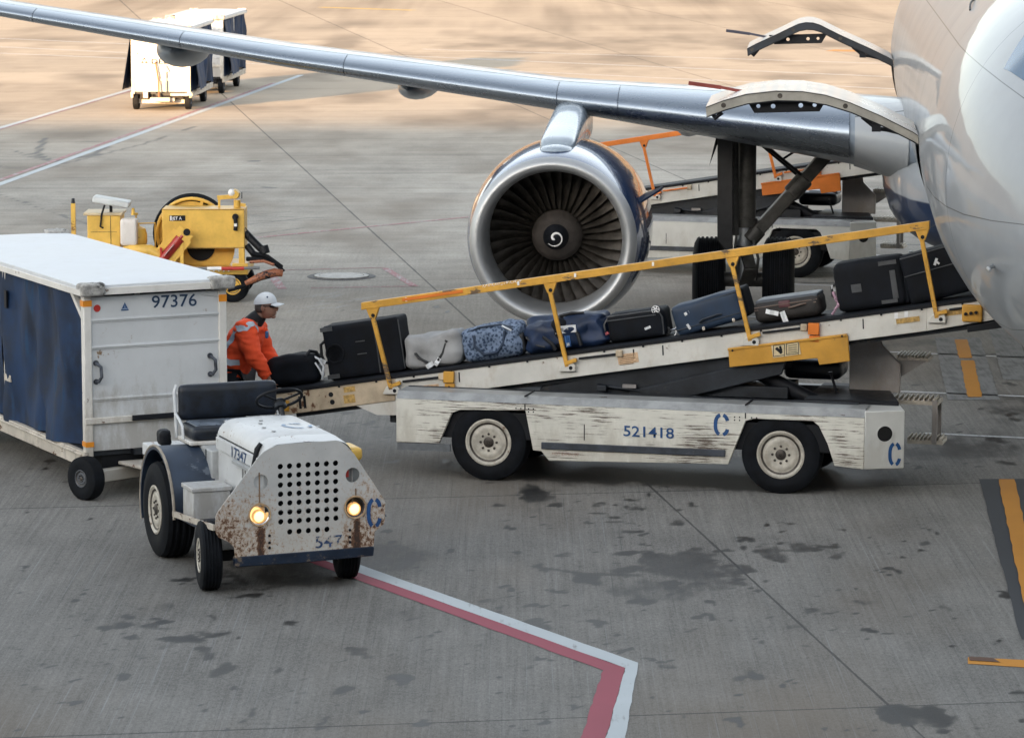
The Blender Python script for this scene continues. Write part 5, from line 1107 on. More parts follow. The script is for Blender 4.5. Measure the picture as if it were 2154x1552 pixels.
MB().bar((-.985,-.2,.55),(-.99,-.2,.80),.03,.03).build('red_lever', MT['red'], F)
MB().tube([(.06,.2,1.33),(.06,.2,1.44)],.05,10).bar((-.22,.2,1.47),(.05,.2,1.49),.05,.06).bar((.05,.2,1.38),(.18,.2,1.36),.04,.05).lathe([(.06,0),(.075,.10),(.05,.14)],(.03,.12,1.52),(0,1,.0),16).box(-.21,-.18,.18,.22,1.33,1.47).build('lamp_stand', fy_, F)
MB().ell((-.01,.15,1.545),(.055,.05,.055),14,8).build('lamp_globe', MT['paper'], F); MB().box(.125,.135,.15,.2,1.46,1.55).build('lamp_guard', MT['black'], F)
# boom with bands, hoses and nozzle on the right
MB().tube([(-1.0,-.22,.50),(.75-.35,-.22,.515)],.022,8).build('boom', paint('grey boom', (.16,.17,.18), .5), F)
for xa, xb, m in ((-.34,-.14,'paper'),(-.14,.18,'red')): MB().tube([(xa,-.22,.506),(xb,-.22,.509)],.027,8).build('boom_band', MT[m], F)
b = MB()
for k in range(9): b.bar((-.62+.07*k,-.06,.475),(-.60+.07*k,-.06,.475),.02,.055)
b.bar((-.65,-.055,.50),(.05,-.055,.50),.008,.02).build('frame_marks', MT['paper'], F, smooth=False)
MB().tube([(.18,.1,.98),(.30,.05,.86),(.42,.0,.75),(.46,.0,.72)],.055,10).tube([(.2,.1,.8),(.3,.05,.68),(.5,.0,.62)],.05,10).tube([(.44,.0,.80),(.47,-.02,.70)],.07,10).tube([(.19,.0,1.06),(.24,-.05,1.0),(.22,-.03,.88)],.008,6).build('coupling', MT['black'], F)
MB().tube([(.2,-.02,.62),(.42,-.06,.62),(.62,-.1,.56),(.72,-.12,.47),(.62,-.2,.42),(.40,-.2,.36),(.15,-.2,.25),(-.05,-.2,.20)],.032,8).tube([(.28,0,.70),(.50,-.05,.66),(.70,-.1,.52),(.68,-.15,.44)],.03,8).build('hose', MT['rubber'], F)
oh = paint('orange hose', (.32,.11,.05), .5, .3, 25, chip=.55, chipcol=(.05,.03,.03), chipscale=(25,25,25))
MB().tube([(.20,-.26,.30),(.38,-.26,.385),(.50,-.25,.43),(.62,-.24,.455),(.72,-.22,.44)],[.035,.055,.06,.062,.05],10).tube([(.25,-.05,.58),(.45,-.1,.60),(.6,-.15,.55)],.022,8).build('nozzle_hose', oh, F)
MB().tube([(.50,-.24,.47),(.50,-.24,.38)],.066,10).build('hose_clamp', MT['black'], F)
wheel(F, (.0,.06,.232), .235, .16, .12, (0,1,0), fy_, -1, 0, hub_mat=fy_); wheel(F, (.0,1.05,.232), .235, .16, .12, (0,1,0), fy_, 1, 0)
wheel(F, (-1.85,.06,.232), .235, .16, .12, (0,1,0), fy_, -1, 0, hub_mat=fy_); wheel(F, (-1.85,1.05,.232), .235, .16, .12, (0,1,0), fy_, 1, 0)
# ------------------------------------------------------------------ luggage on the belt
GB = 'luggage riding up the belt loader'
MLO = Matrix.Translation(Vector(LO)) @ Matrix.Rotation(R(LA), 4, 'Z')
def belt_frame(x, y=.82, tilt=0, yaw=0, lift=.0):
    return MLO @ Matrix.Translation((x, y, cz(x)+.035+lift)) @ Matrix.Rotation(-R(9.37+tilt), 4, 'Y') @ Matrix.Rotation(R(yaw), 4, 'Z')
def bag(name, label, cat, x, **k): return thing(name, label, cat, group=GB, mat=belt_frame(x, **k))
mb_black = paint('black nylon', (.0045,.006,.0095), .72, .35, 5, bump=.2, bscale=60, spec=.2)
mb_black2 = paint('charcoal fabric', (.0075,.009,.0125), .75, .3, 4, bump=.2, bscale=70, spec=.2)
mb_gray = paint('grey canvas', (.30,.30,.30), .7, .12, 4, bump=.25, bscale=40)
mb_navy = paint('navy nylon', (.005,.018,.055), .55, .3, 5, bump=.2, bscale=50)
mb_blue = paint('blue suitcase fabric', (.013,.030,.062), .65, .15, 4, bump=.15, bscale=60)
mb_brown = paint('brown tweed', (.022,.018,.016), .65, .35, 12, bump=.2, bscale=60)
mb_trim = paint('grey trim', (.055,.058,.062), .5, .2, 8)
mb_strap = flat('black strap', (.008,.009,.011), .6)
t = NT('patterned blue fabric'); v = t.node('ShaderNodeTexVoronoi'); v.inputs['Scale'].default_value = 30; n_ = t.noise(t.coord((40,40,40)), 1, 4, .7); t.link(t.coord(), v.inputs['Vector'])
pf = t.math('ADD', t.math('MULTIPLY', v.outputs['Distance'], .6), n_)
t.val(t.b.inputs['Base Color'], t.mix(t.ramp(pf, .62, .88), (.012,.03,.07), (.15,.20,.29))); t.b.inputs['Roughness'].default_value = .8
mb_pat = t.m
tagm = MT['tag']
def tag_mesh(p, w, h, ang_, parent, m=None, name='paper_tag'):
    a = R(ang_); u_ = Vector((math.cos(a),0,math.sin(a))); v_ = Vector((-math.sin(a),0,math.cos(a))); p = Vector(p); b = MB()
    rr = []
    for k in range(4):
        c = p + u_*w*(k/3-.5) + Vector((0,-.012*math.sin(k*2.1),0)); rr.append([c-v_*h/2, c+v_*h/2, c+v_*h/2+Vector((0,.004,0)), c-v_*h/2+Vector((0,.004,0))])
    return b.loft(rr).build(name, m or tagm, parent, smooth=False)

# black soft bag held by the loader
B = bag('soft_bag', 'black soft holdall at the low end of the belt, beside the man', 'bag', -2.26, y=.80)
MB().softbox((0,0,.155),(.56,.36,.31),.09,(0,.05,.06),amp=.022,freq=5,n=16,seed=3).build('bag_body', mb_black, B)
MB().tube([(.18,-.15,.29),(.22,-.10,.335),(.26,-.02,.31),(.28,.0,.22)],.018,8).build('carry_strap', mb_strap, B)
MB().tube([(.255,-.1,.27),(.315,-.13,.24),(.345,-.12,.16),(.335,-.14,.08),(.31,-.12,.03)],.012,6).tube([(.27,-.14,.21),(.31,-.15,.14),(.325,-.13,.06)],.010,6).build('paper_tag', tagm, B)
# large black suitcase
B = bag('suitcase', 'large black upright suitcase behind the first rail post, low on the belt', 'suitcase', -1.46, y=.82)
s0 = MB().softbox((-.10,0,.285),(.62,.36,.565),.035,(0,.03,0),amp=.006,freq=5,n=14).build('suitcase_shell', mb_black, B)
MB().softbox((.29,.01,.285),(.26,.36,.56),.035,(0,.02,0),amp=.006,n=10).build('expansion_panel', mb_black2, B)
MB().tube([(.155,-.185,.02),(.165,-.195,.28),(.155,-.185,.55)],.008,6).tube([(.42,-.17,.03),(.425,-.17,.54)],.007,6).build('piping', mb_trim, B)
MB().box(-.42,-.29,-.188,-.178,.515,.56).box(-.42,-.29,-.188,-.178,.02,.065).box(-.06,.04,-.190,-.182,.365,.375).box(-.06,.04,-.190,-.182,.235,.245).build('corner_guard', mb_trim, B)
MB().tube([(-.41,-.08,.42),(-.47,-.09,.38),(-.48,-.09,.27),(-.46,-.09,.20),(-.40,-.09,.17)],.016,8).build('side_handle', mb_strap, B)
MB().lathe([(.10,-.004),(.10,-.016),(.085,-.016),(.085,-.004)],(-.30,-.182,.28),(0,1,0),24).build('handle_ring', mb_black2, B)
tag_mesh((-.47,-.12,.21),.07,.045,-35,B); tag_mesh((-.50,-.12,.155),.075,.05,-50,B,MT['steel'])
for x in (-.36,.36): MB().lathe([(.03,-.02),(.03,.02)],(x,.12,.0),(1,0,0),12).build('castor', mb_strap, B)
# grey duffel
B = bag('duffel_bag', 'pale grey canvas duffel bag with black straps and two white tags', 'bag', -.73, y=.80)
MB().softbox((0,0,.17),(.59,.37,.34),.07,(.02,.06,.03),amp=.045,freq=4.0,n=24,seed=9,sag=.03).build('bag_body', mb_gray, B)
MB().tube([(-.21,-.17,.22),(-.14,-.205,.12),(-.05,-.215,.06)],.014,6).tube([(.16,-.18,.23),(.12,-.205,.14),(.06,-.215,.07)],.014,6).tube([(.16,-.18,.23),(.17,-.12,.31),(.18,.0,.34)],.012,6).tube([(.14,-.15,.29),(.18,-.185,.24)],.016,6).tube([(-.27,-.1,.22),(-.26,-.16,.17)],.016,6).tube([(-.29,-.05,.18),(-.25,-.1,.29),(-.2,0,.33)],.010,6).build('carry_strap', mb_strap, B)
tag_mesh((-.03,-.225,.035),.085,.05,25,B); tag_mesh((.055,-.225,.06),.09,.045,50,B)
# patterned blue bag
B = bag('duffel_bag', 'blue and white speckled duffel bag with a looped strap', 'bag', -.10, y=.80)
MB().softbox((0,0,.175),(.63,.37,.36),.08,(.02,.05,.03),amp=.04,freq=4.5,n=24,seed=5,sag=.02).build('bag_body', mb_pat, B)
MB().tube([(-.16,-.19,.27),(-.17,-.205,.16),(-.08,-.215,.07),(.06,-.215,.075),(.14,-.21,.16),(.17,-.20,.28)],.015,8).tube([(-.27,-.12,.3),(-.1,-.16,.345),(.12,-.15,.345),(.24,-.12,.30)],.010,6).tube([(.16,-.15,.33),(.24,-.16,.28),(.28,-.12,.22)],.014,6).build('carry_strap', paint('dark blue strap', (.015,.03,.06), .6), B)
MB().softbox((.31,-.05,.13),(.07,.2,.2),.03).build('end_pocket', mb_strap, B)
MB().tube([(.14,-.17,.33),(.19,-.18,.30),(.23,-.17,.27)],.012,6).build('buckle', MT['steel'], B)
# navy duffel
B = bag('duffel_bag', 'large navy blue duffel bag with a white routing tag, before the engine intake', 'bag', .66, y=.80)
MB().softbox((0,0,.16),(.89,.38,.33),.09,(.02,.05,.04),amp=.06,freq=3.8,n=28,seed=14).build('bag_body', mb_navy, B)
MB().softbox((-.03,-.03,.165),(.20,.39,.33),.08,(0,.05,.06),amp=.02,freq=5,n=12,seed=2).build('centre_panel', mb_black, B)
MB().tube([(-.22,-.16,.27),(-.20,-.21,.16),(-.12,-.22,.08),(-.1,-.215,.02)],.02,6).tube([(.10,-.18,.26),(.16,-.215,.14),(.17,-.21,.03)],.02,6).tube([(-.40,-.15,.18),(-.32,-.2,.10),(-.2,-.215,.06)],.014,6).tube([(-.03,-.1,.345),(.10,-.12,.36),(.22,-.08,.34)],.018,6).build('carry_strap', mb_strap, B)
tg = tag_mesh((.04,-.225,.215),.22,.075,-3,B); MB().box(-.03,.02,-.250,-.238,.205,.235).box(.06,.075,-.250,-.238,.21,.225).build('tag_print', MT['steel'], tg, smooth=False)
tag_mesh((.045,-.225,.09),.055,.115,0,B,flat('blue tag', (.05,.14,.34), .4)); tag_mesh((.045,-.235,.06),.03,.03,0,B)
# black roller case lying on its side
B = bag('suitcase', 'small black roller case on its side with a silver wheel on top', 'suitcase', 1.41, y=.80)
MB().softbox((0,0,.15),(.60,.36,.285),.05,(.0,.04,.03),amp=.008,n=12,seed=4).build('suitcase_shell', mb_black, B)
MB().tube([(-.29,-.165,.275),(.25,-.17,.28),(.28,-.17,.2),(.27,-.17,.03)],.009,6).tube([(-.29,-.185,.235),(.22,-.19,.235)],.006,6).build('piping', mb_trim, B)
w_ = MB().lathe([(.045,-.02),(.045,.02)],(.225,-.15,.285),(0,1,0),20).build('castor', mb_strap, B); bb = MB()
for k in range(6): a = R(60*k); bb.bar((.225,-.174,.285),(.225+.034*math.cos(a),-.174,.285+.034*math.sin(a)),.012,.006,(0,1,0))
bb.lathe([(.036,-.005),(.042,-.005),(.042,.003),(.036,.003)],(.225,-.172,.285),(0,1,0),20,False).build('castor_spokes', MT['paper'], w_)
MB().lathe([(.04,-.02),(.04,.02)],(.29,-.1,.05),(0,1,0),14).build('castor', mb_strap, B)
tag_mesh((.12,-.195,.115),.065,.025,15,B); MB().tube([(-.30,-.1,.25),(-.34,-.12,.2),(-.34,-.12,.10),(-.31,-.1,.05)],.012,6).build('side_handle', mb_trim, B); tag_mesh((-.32,-.14,.11),.035,.03,30,B,flat('pink tag', (.55,.15,.16), .5))
MB().tube([(.30,-.1,.05),(.38,-.12,.06),(.42,-.1,.08)],.01,6).build('pull_handle', MT['chrome'], B)
# blue suitcase, tilted
B = bag('suitcase', 'blue fabric suitcase tipped up beside the third rail post', 'suitcase', 2.17, y=.82, tilt=8, lift=.015)
MB().softbox((.0,0,.165),(.72,.42,.31),.05,(0,.03,.03),amp=.01,freq=4,n=14,seed=6).build('suitcase_shell', mb_blue, B)
MB().softbox((.34,.06,.17),(.10,.40,.30),.03).build('back_panel', mb_black, B)
MB().tube([(-.35,-.20,.285),(.33,-.205,.295)],.008,6).tube([(-.35,-.208,.08),(.33,-.212,.085)],.007,6).tube([(-.1,-.215,.10),(-.06,-.24,.12),(.10,-.24,.13),(.14,-.215,.12)],.012,6).build('piping', paint('dark trim', (.014,.02,.03), .5), B)
tag_mesh((-.20,-.222,.225),.055,.03,15,B,MT['paper']); tag_mesh((-.22,-.222,.09),.025,.06,15,B,MT['paper'])
for x in (-.08,.24): MB().softbox((x,-.215,.03),(.03,.02,.04),.01).build('foot', MT['sill'], B)
MB().tube([(-.36,-.1,.16),(-.39,-.12,.05),(-.44,-.12,.02),(-.5,-.12,.03)],.008,6).build('zip_pull', MT['steel'], B)
# brown case
B = bag('suitcase', 'low brown tweed suitcase with two white paper tags', 'suitcase', 2.95, y=.80)
MB().softbox((0,0,.115),(.68,.40,.22),.07,(0,.03,.03),amp=.008,n=14,seed=8).build('suitcase_shell', mb_brown, B)
MB().softbox((.0,.02,.21),(.64,.38,.05),.025,(0,0,.2)).build('suitcase_lid', paint('slate lid', (.06,.07,.085), .5, .2, 5), B)
MB().tube([(-.33,-.185,.165),(-.15,-.205,.17),(.18,-.205,.175),(.31,-.18,.175)],.007,6).tube([(-.33,-.19,.14),(.30,-.195,.15)],.006,6).tube([(.02,-.205,.13),(.06,-.235,.135),(.16,-.235,.15),(.2,-.205,.15)],.01,6).build('piping', paint('tan trim', (.13,.09,.07), .5), B)
MB().softbox((-.02,-.19,.17),(.12,.04,.07),.015).build('luggage_patch', paint('maroon patch', (.10,.035,.04), .5), B)
tag_mesh((-.15,-.222,.105),.13,.045,-20,B,MT['paper']); tag_mesh((-.03,-.232,.02),.055,.17,12,B,MT['paper'])
# big black suitcase
B = bag('suitcase', 'tall black suitcase with a pink ribbon, near the top of the belt', 'suitcase', 3.79, y=.80)
MB().softbox((0,0,.25),(.70,.38,.49),.07,(0,.03,.03),amp=.006,n=14,seed=11).build('suitcase_shell', mb_black2, B)
MB().softbox((.33,.03,.24),(.10,.36,.46),.03).build('back_panel', mb_black, B)
MB().box(.12,.30,-.20,-.19,.42,.46).box(.22,.275,-.2,-.192,.08,.36).box(.10,.26,-.2,-.19,.04,.075).box(-.18,-.08,-.2,-.193,.19,.27).build('trim_panel', mb_trim, B)
MB().tube([(-.34,-.1,.30),(-.385,-.12,.27),(-.39,-.12,.18),(-.35,-.11,.14)],.016,6).build('side_handle', mb_strap, B)
tag_mesh((-.38,-.14,.27),.02,.035,0,B,MT['paper']); tag_mesh((-.36,-.14,.24),.02,.03,0,B,MT['paper'])
MB().tube([(-.38,-.13,.22),(-.36,-.14,.15),(-.34,-.15,.09),(-.29,-.15,.11)],.016,6).tube([(-.34,-.15,.09),(-.39,-.15,.03),(-.42,-.15,.0)],.014,6).tube([(-.34,-.15,.09),(-.30,-.15,.05)],.014,6).build('ribbon', paint('pink ribbon', (.42,.26,.33), .8, .4, 30), B)
MB().tube([(.40,.1,.02),(.41,.1,.50)],.02,8).build('pull_handle', MT['steel'], B)
# cases disappearing into the hold
B = bag('suitcase', 'black suitcase leaning back as it enters the hold, with a pale badge', 'suitcase', 4.52, y=.78, tilt=7, lift=.0)
MB().softbox((.0,.0,.27),(.72,.36,.50),.05,(0,.03,0),amp=.008,n=12,seed=12).build('suitcase_shell', mb_black, B)
MB().tube([(-.34,-.17,.50),(.34,-.18,.51)],.008,6).tube([(-.34,-.19,.32),(.34,-.19,.33)],.006,6).build('piping', mb_trim, B)
MB().bar((-.02,-.20,.36),(.02,-.20,.42),.025,.006,(0,1,0)).bar((.0,-.2,.40),(.03,-.2,.36),.02,.006,(0,1,0)).build('badge', MT['paper'], B)
tag_mesh((.32,-.2,.06),.02,.05,0,B,MT['sill'])
B = bag('suitcase', 'dark case half inside the hold at the very top of the belt', 'suitcase', 5.22, y=.85)
MB().softbox((.0,.0,.20),(.52,.40,.38),.05,(0,.03,0),amp=.008,n=10,seed=15).build('suitcase_shell', mb_black2, B)
tag_mesh((-.05,-.215,.24),.05,.10,-30,B); tag_mesh((.0,-.215,.10),.13,.06,-15,B); tag_mesh((.05,-.22,.05),.07,.07,20,B)

# ------------------------------------------------------------------ the loader at the foot of the belt
P = thing('person', 'man in orange jacket and white cap bending over the foot of the belt', 'person', tuple(MLO @ Vector((-2.98,.82,0))), LA)
def skin_mesh(name, verts, edges, radii, m, parent, root=0, sub=2):
    me = bpy.data.meshes.new(name); me.from_pydata(verts, edges, []); me.update()
    o = bpy.data.objects.new(name, me); col.objects.link(o); o.parent = parent
    sk = o.modifiers.new('skin', 'SKIN'); sk.use_smooth_shade = True; sk.branch_smoothing = .4
    lay = me.skin_vertices[0].data if me.skin_vertices else None
    if lay is None:
        bm = bmesh.new(); bm.from_mesh(me); bm.verts.layers.skin.verify(); bm.to_mesh(me); bm.free(); lay = me.skin_vertices[0].data
    for i, r in enumerate(radii):
        lay[i].radius = r if isinstance(r, tuple) else (r, r); lay[i].use_root = (i == root)
    s_ = o.modifiers.new('smooth', 'SUBSURF'); s_.levels = sub; s_.render_levels = sub
    # freeze to a plain mesh
    dg = bpy.context.evaluated_depsgraph_get(); dg.update()
    m2 = bpy.data.meshes.new_from_object(o.evaluated_get(dg)); o.modifiers.clear(); o.data = m2; bpy.data.meshes.remove(me)
    m2.name = name; m2.materials.clear(); m2.materials.append(m)
    for p in m2.polygons: p.use_smooth = True
    return o
skin = paint('skin', (.30,.155,.105), .5, .1, 10)
jack = paint('orange high visibility cloth', (1.0,.105,.035), .75, .10, 9, bump=.6, bscale=16, spec=.2)
trou = paint('dark trousers', (.010,.013,.020), .7, .3, 5)
J = dict(pel=(0,0,.90), w=(.05,0,1.03), ch=(.14,0,1.22), nb=(.25,0,1.42), nk=(.30,0,1.49), hd=(.345,0,1.58),
         sr=(.20,-.19,1.36), er=(.335,-.27,1.09), wr=(.46,-.20,.865), hr=(.49,-.19,.80), sl=(.19,.19,1.35), el=(.28,.24,1.09), wl=(.45,.16,.90), hl=(.50,.14,.85),
         hir=(-.01,-.10,.86), kr=(.07,-.115,.48), ar=(-.03,-.115,.09), tr=(.12,-.125,.03), hil=(-.01,.10,.86), kl=(.16,.115,.48), al=(.13,.115,.09), tl=(.28,.125,.03))
keys = list(J); V = [J[k] for k in keys]
EDG = [('pel','w'),('w','ch'),('ch','nb'),('nb','nk'),('nk','hd'),('nb','sr'),('sr','er'),('er','wr'),('wr','hr'),('nb','sl'),('sl','el'),('el','wl'),('wl','hl'),('pel','hir'),('hir','kr'),('kr','ar'),('ar','tr'),('pel','hil'),('hil','kl'),('kl','al'),('al','tl')]
RAD = dict(pel=(.15,.13),w=(.14,.13),ch=(.13,.12),nb=(.055,.055),nk=.062,hd=.055,sr=.07,er=.047,wr=.032,hr=.038,sl=.07,el=.047,wl=.032,hl=.038,hir=.10,kr=.065,ar=.045,tr=.045,hil=.10,kl=.065,al=.045,tl=.045)
# hands: palm plus five tapered, bent fingers each, in the same skeleton
def hand(side, w0, h0, curl):
    global V
    wv, hv = Vector(J[w0]), Vector(J[h0]); d = (hv-wv).normalized(); out = Vector((0,-1 if side == 'r' else 1,0)); ac_ = d.cross(out).normalized()
    base = keys.index(h0)
    for k, (off, ln) in enumerate(((-.027,.062),(-.009,.074),(.009,.070),(.026,.056))):
        prev = base; p = hv + ac_*off + d*.028
        for j in range(3):
            key_ = f'{side}f{k}{j}'; dd = (d*math.cos(curl*j)+(-out)*math.sin(curl*j)).normalized()
            p = p + (dd*ln*(.30 if j else .18)); J[key_] = tuple(p); keys.append(key_); V.append(tuple(p)); EDG.append((keys[prev], key_)); RAD[key_] = .0105-.0012*j; prev = len(keys)-1
    prev = base; p = hv - ac_*.036 - d*.005
    for j in range(2):
        key_ = f'{side}t{j}'; p = p + (d*.6-ac_*.5-out*.3*(j+.4)).normalized()*.028; J[key_] = tuple(p); keys.append(key_); V.append(tuple(p)); EDG.append((keys[prev], key_)); RAD[key_] = .012-.002*j; prev = len(keys)-1
hand('r','wr','hr',.55); hand('l','wl','hl',.55)
body = skin_mesh('body', V, [(keys.index(a), keys.index(b_)) for a, b_ in EDG], [RAD[k] for k in keys], skin, P, 0)
# head: profile lofted with brow, nose, lips, chin, joined into the body mesh
hc = Vector((.365,0,1.595)); rr = []
zs = [(-.125,.045,.035,.012),(-.112,.062,.045,.022),(-.095,.076,.054,.026),(-.075,.086,.062,.024),(-.055,.092,.068,.022),(-.035,.098,.072,.020),(-.012,.100,.074,.016),(.012,.101,.076,.012),(.035,.103,.077,.010),(.06,.103,.078,.006),(.085,.098,.074,.0),(.107,.082,.062,-.004),(.122,.055,.042,-.004),(.129,.02,.015,-.004)]
for z, rx, ry, dx in zs: rr.append([(hc.x+dx+rx*math.cos(2*math.pi*k/28)*(1 if math.cos(2*math.pi*k/28) > 0 else 1.05), hc.y+ry*math.sin(2*math.pi*k/28), hc.z+z) for k in range(28)])
hm = MB().loft(rr)
hm.softbox((hc.x+.119,0,hc.z-.026),(.038,.027,.048),.012,rot=Matrix.Rotation(R(18),3,'Y')).ell((hc.x+.103,0,hc.z-.066),(.018,.026,.010),12,8).ell((hc.x+.098,0,hc.z-.082),(.018,.022,.009),12,8).ell((hc.x+.085,0,hc.z-.108),(.026,.028,.020),12,8)
for sy in (-1, 1): hm.ell((hc.x-.005,sy*.077,hc.z-.015),(.022,.012,.034),12,8).ell((hc.x+.095,sy*.032,hc.z+.012),(.014,.018,.010),10,6)
ho = hm.build('head', skin, None, ang=80)
bmh = bmesh.new(); bmh.from_mesh(body.data); bmh.from_mesh(ho.data); bmh.to_mesh(body.data); bmh.free(); bpy.data.objects.remove(ho)
for p_ in body.data.polygons: p_.use_smooth = True
MB().softbox((hc.x-.045,0,hc.z-.01),(.13,.158,.13),.055,n=10).build('hair', flat('grey brown hair', (.06,.05,.045), .8), P)
for sy in (-1, 1): pass
MB().softbox((hc.x+.088,0,hc.z+.008),(.055,.146,.030),.013,n=10).tube([(hc.x+.07,-.078,hc.z+.014),(hc.x-.0,-.086,hc.z+.01)],.005,6).tube([(hc.x+.07,.078,hc.z+.014),(hc.x,.086,hc.z+.01)],.005,6).build('sunglasses', flat('dark glasses', (.006,.006,.008), .2), P)
cap = []
for k in range(8):
    a = R(90*k/7.3); cap.append([(hc.x-.004+.124*math.cos(a)*math.cos(2*math.pi*j/32), .096*math.cos(a)*math.sin(2*math.pi*j/32), hc.z+.030+.118*math.sin(a)-.012*math.cos(2*math.pi*j/32)*-1*math.cos(a)) for j in range(32)])
capm = paint('white cap cloth', (.60,.62,.64), .8, .06, 8)
co_ = MB().loft(cap, False, True).build('cap', capm, P, ang=80)
rr = []
for i in range(9):
    q = -1+2*i/8; y = q*.078; ex = .115*math.sqrt(max(.0, 1-q*q*.75)); rr.append([(hc.x+.085+ex*k/4, y, hc.z+.045-.014*(k/4)-.018*q*q) for k in range(5)] + [(hc.x+.085+ex*k/4, y, hc.z+.039-.014*(k/4)-.018*q*q) for k in range(4,-1,-1)])
MB().loft(rr).build('cap_peak', capm, co_, ang=60)
MB().disc((hc.x+.045,-.076,hc.z+.105),.010,(.5,-.8,.3),10).build('cap_badge', MT['navytext'], co_, smooth=False)
MB().tube([(.20,0,1.385),(.27,0,1.465),(.31,0,1.505)],[.105,.088,.074],18).build('collar', flat('black collar', (.008,.009,.012), .7), P)
# clothes: shells over the body
jk = ['hem','w','ch','up','nb','sr','mr','er','fr','wr','sl','ml','el','fl','wl']
JP = dict(hem=(-.01,0,.90),w=(.04,0,1.02),ch=(.12,0,1.20),up=(.185,0,1.32),nb=(.255,0,1.425),sr=(.205,-.185,1.355),mr=(.27,-.24,1.22),er=(.335,-.27,1.09),fr=(.40,-.235,.975),wr=(.455,-.205,.875),sl=(.19,.185,1.35),ml=(.235,.22,1.21),el=(.28,.24,1.09),fl=(.37,.20,.99),wl=(.445,.163,.905))
JR = dict(hem=(.215,.20),w=(.225,.21),ch=(.24,.22),up=(.215,.20),nb=(.125,.12),sr=.13,mr=.115,er=.098,fr=.084,wr=.062,sl=.13,ml=.115,el=.098,fl=.084,wl=.062)
JE = [('hem','w'),('w','ch'),('ch','up'),('up','nb'),('up','sr'),('sr','mr'),('mr','er'),('er','fr'),('fr','wr'),('up','sl'),('sl','ml'),('ml','el'),('el','fl'),('fl','wl')]
jm = MB()
for dy, k_ in ((-.085,.86),(.085,.86),(0,1)):
    jm.tube([(JP[k][0], dy, JP[k][2]) for k in ('hem','w','ch','up','nb')], [.172*k_,.182*k_,.190*k_,.175*k_,.105*k_], 20)
for sd in 'rl':
    jm.tube([(JP['up'][0], 0, JP['up'][2]+.02)]+[JP[q+sd] if q+sd in JP else JP[sd] for q in ()]+[JP[{'s':'s'+sd,'m':'m'+sd,'e':'e'+sd,'f':'f'+sd,'w':'w'+sd}[q]] for q in 'smefw'], [.13,.122,.105,.092,.080,.060], 18)
    jm.ell(JP['s'+sd], (.125,.115,.12), 18, 12)
jacket = jm.build('jacket', jack, P)
rm = jacket.modifiers.new('remesh', 'REMESH'); rm.mode = 'VOXEL'; rm.voxel_size = .014
sm2 = jacket.modifiers.new('smooth', 'SMOOTH'); sm2.factor = .5; sm2.iterations = 10
dg = bpy.context.evaluated_depsgraph_get(); dg.update()
m2 = bpy.data.meshes.new_from_object(jacket.evaluated_get(dg)); jacket.modifiers.clear(); old_ = jacket.data; jacket.data = m2; bpy.data.meshes.remove(old_)
m2.name = 'jacket'; m2.materials.clear(); m2.materials.append(jack)
for p_ in m2.polygons: p_.use_smooth = True
for v_ in jacket.data.vertices:      # cloth folds
    c_ = v_.co; n3_ = noise.noise_vector(c_*9)*.016+noise.noise_vector(Vector((c_.x*6+c_.z*8, c_.y*5, c_.z*24)))*.012
    v_.co = c_+n3_
tk = ['pel','hir','tr_','kr','cr','ar','hil','tl_','kl','cl','al']
TP = dict(pel=(0,0,.92),hir=(-.01,-.10,.85),tr_=(.03,-.11,.67),kr=(.07,-.115,.48),cr=(.02,-.115,.28),ar=(-.03,-.115,.09),hil=(-.01,.10,.85),tl_=(.075,.11,.67),kl=(.16,.115,.48),cl=(.15,.115,.28),al=(.13,.115,.09))
TR = dict(pel=(.20,.18),hir=.135,tr_=.115,kr=.085,cr=.08,ar=.075,hil=.125,tl_=.105,kl=.085,cl=.08,al=.075)
TE = [('pel','hir'),('hir','tr_'),('tr_','kr'),('kr','cr'),('cr','ar'),('pel','hil'),('hil','tl_'),('tl_','kl'),('kl','cl'),('cl','al')]
skin_mesh('trousers', [TP[k] for k in tk], [(tk.index(a), tk.index(b_)) for a, b_ in TE], [TR[k] for k in tk], trou, P, 0)
for x, y in ((.02,-.12),(.18,.12)): MB().softbox((x+.03,y,.05),(.28,.105,.10),.04,n=8).build('boot', MT['black'], P)
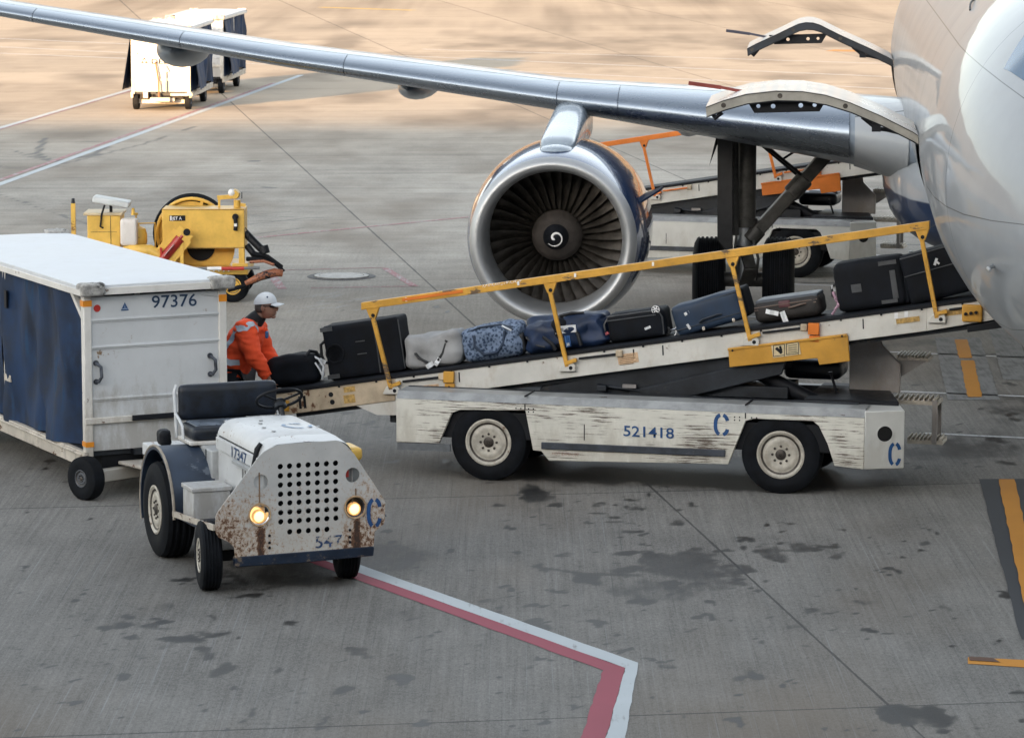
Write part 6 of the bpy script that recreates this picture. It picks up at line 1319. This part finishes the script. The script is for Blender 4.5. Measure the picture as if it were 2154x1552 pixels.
# reflective bands wrapped on the jacket surface
def band(name, path, wd, m):
    from mathutils.bvhtree import BVHTree
    bv = BVHTree.FromPolygons([v_.co for v_ in jacket.data.vertices], [tuple(p_.vertices) for p_ in jacket.data.polygons])
    pts = []
    path = [Vector(p) for p in path]
    for a, b_ in zip(path[:-1], path[1:]):
        for k in range(8): pts.append(a.lerp(b_, k/8))
    pts.append(path[-1]); L_ = []; q_ = []
    for p in pts:
        loc, nrm, _, _ = bv.find_nearest(p); q_.append((loc, nrm))
    for i, (loc, nrm) in enumerate(q_):
        tg_ = (q_[min(i+1, len(q_)-1)][0]-q_[max(i-1, 0)][0]).normalized(); s__ = tg_.cross(nrm).normalized()
        row = []
        for e in (-1,-.33,.33,1):
            l2, n2, _, _ = bv.find_nearest(loc+s__*wd/2*e); row.append(l2+n2*.006)
        L_.append(row)
    return MB().loft(L_, False, False, closed=False).build(name, m, jacket, ang=80)
refl = paint('silver reflective band', (.52,.57,.62), .4, .12, 10)
band('reflective_band', [(.32,-.12,1.36),(.25,-.22,1.40),(.16,-.22,1.36),(.06,-.22,1.26),(-.02,-.20,1.15),(-.06,-.16,1.06)], .065, refl)
band('reflective_band', [(-.10,-.12,1.10),(-.03,-.22,1.05),(.06,-.24,1.02),(.14,-.20,1.03)], .065, refl)
band('shoulder_piping', [(.14,.02,1.46),(.05,.0,1.40),(-.02,-.02,1.32)], .03, MT['paper'])
MB().softbox((.385,-.03,1.30),(.03,.05,.075),.012).build('radio', flat('blue radio', (.04,.13,.30), .4), P)
MB().softbox((.37,-.03,1.355),(.035,.045,.045),.014).build('radio_strap', jack, P)
SPLIT = {'step_frame','hinge_arm','corner_guard','trim_panel','panel_seam','operating_label','seat_rail','guard_rail','middle_post'}
# ------------------------------------------------------------------ loose pieces become parts of their own
def split_pieces(names):
    for o in list(bpy.data.objects):
        if o.type != 'MESH' or o.name.split('.')[0] not in names: continue
        me = o.data; n = len(me.vertices); par = list(range(n))
        def find(a):
            while par[a] != a: par[a] = par[par[a]]; a = par[a]
            return a
        for e in me.edges: par[find(e.vertices[0])] = find(e.vertices[1])
        groups = {}
        for i in range(n): groups.setdefault(find(i), []).append(i)
        if len(groups) < 2: continue
        gl = list(groups.values()); base = o.name.split('.')[0]
        for gi, g in enumerate(gl):
            gs = set(g); bm = bmesh.new(); bm.from_mesh(me)
            bm.verts.ensure_lookup_table()
            bmesh.ops.delete(bm, geom=[v for v in bm.verts if v.index not in gs], context='VERTS')
            m2 = bpy.data.meshes.new(base); bm.to_mesh(m2); bm.free()
            for m in me.materials:
                if not len(m2.materials): m2.materials.append(m)
            c = o.copy(); c.name = base; c.data = m2; col.objects.link(c)
        bpy.data.objects.remove(o)
split_pieces(SPLIT)
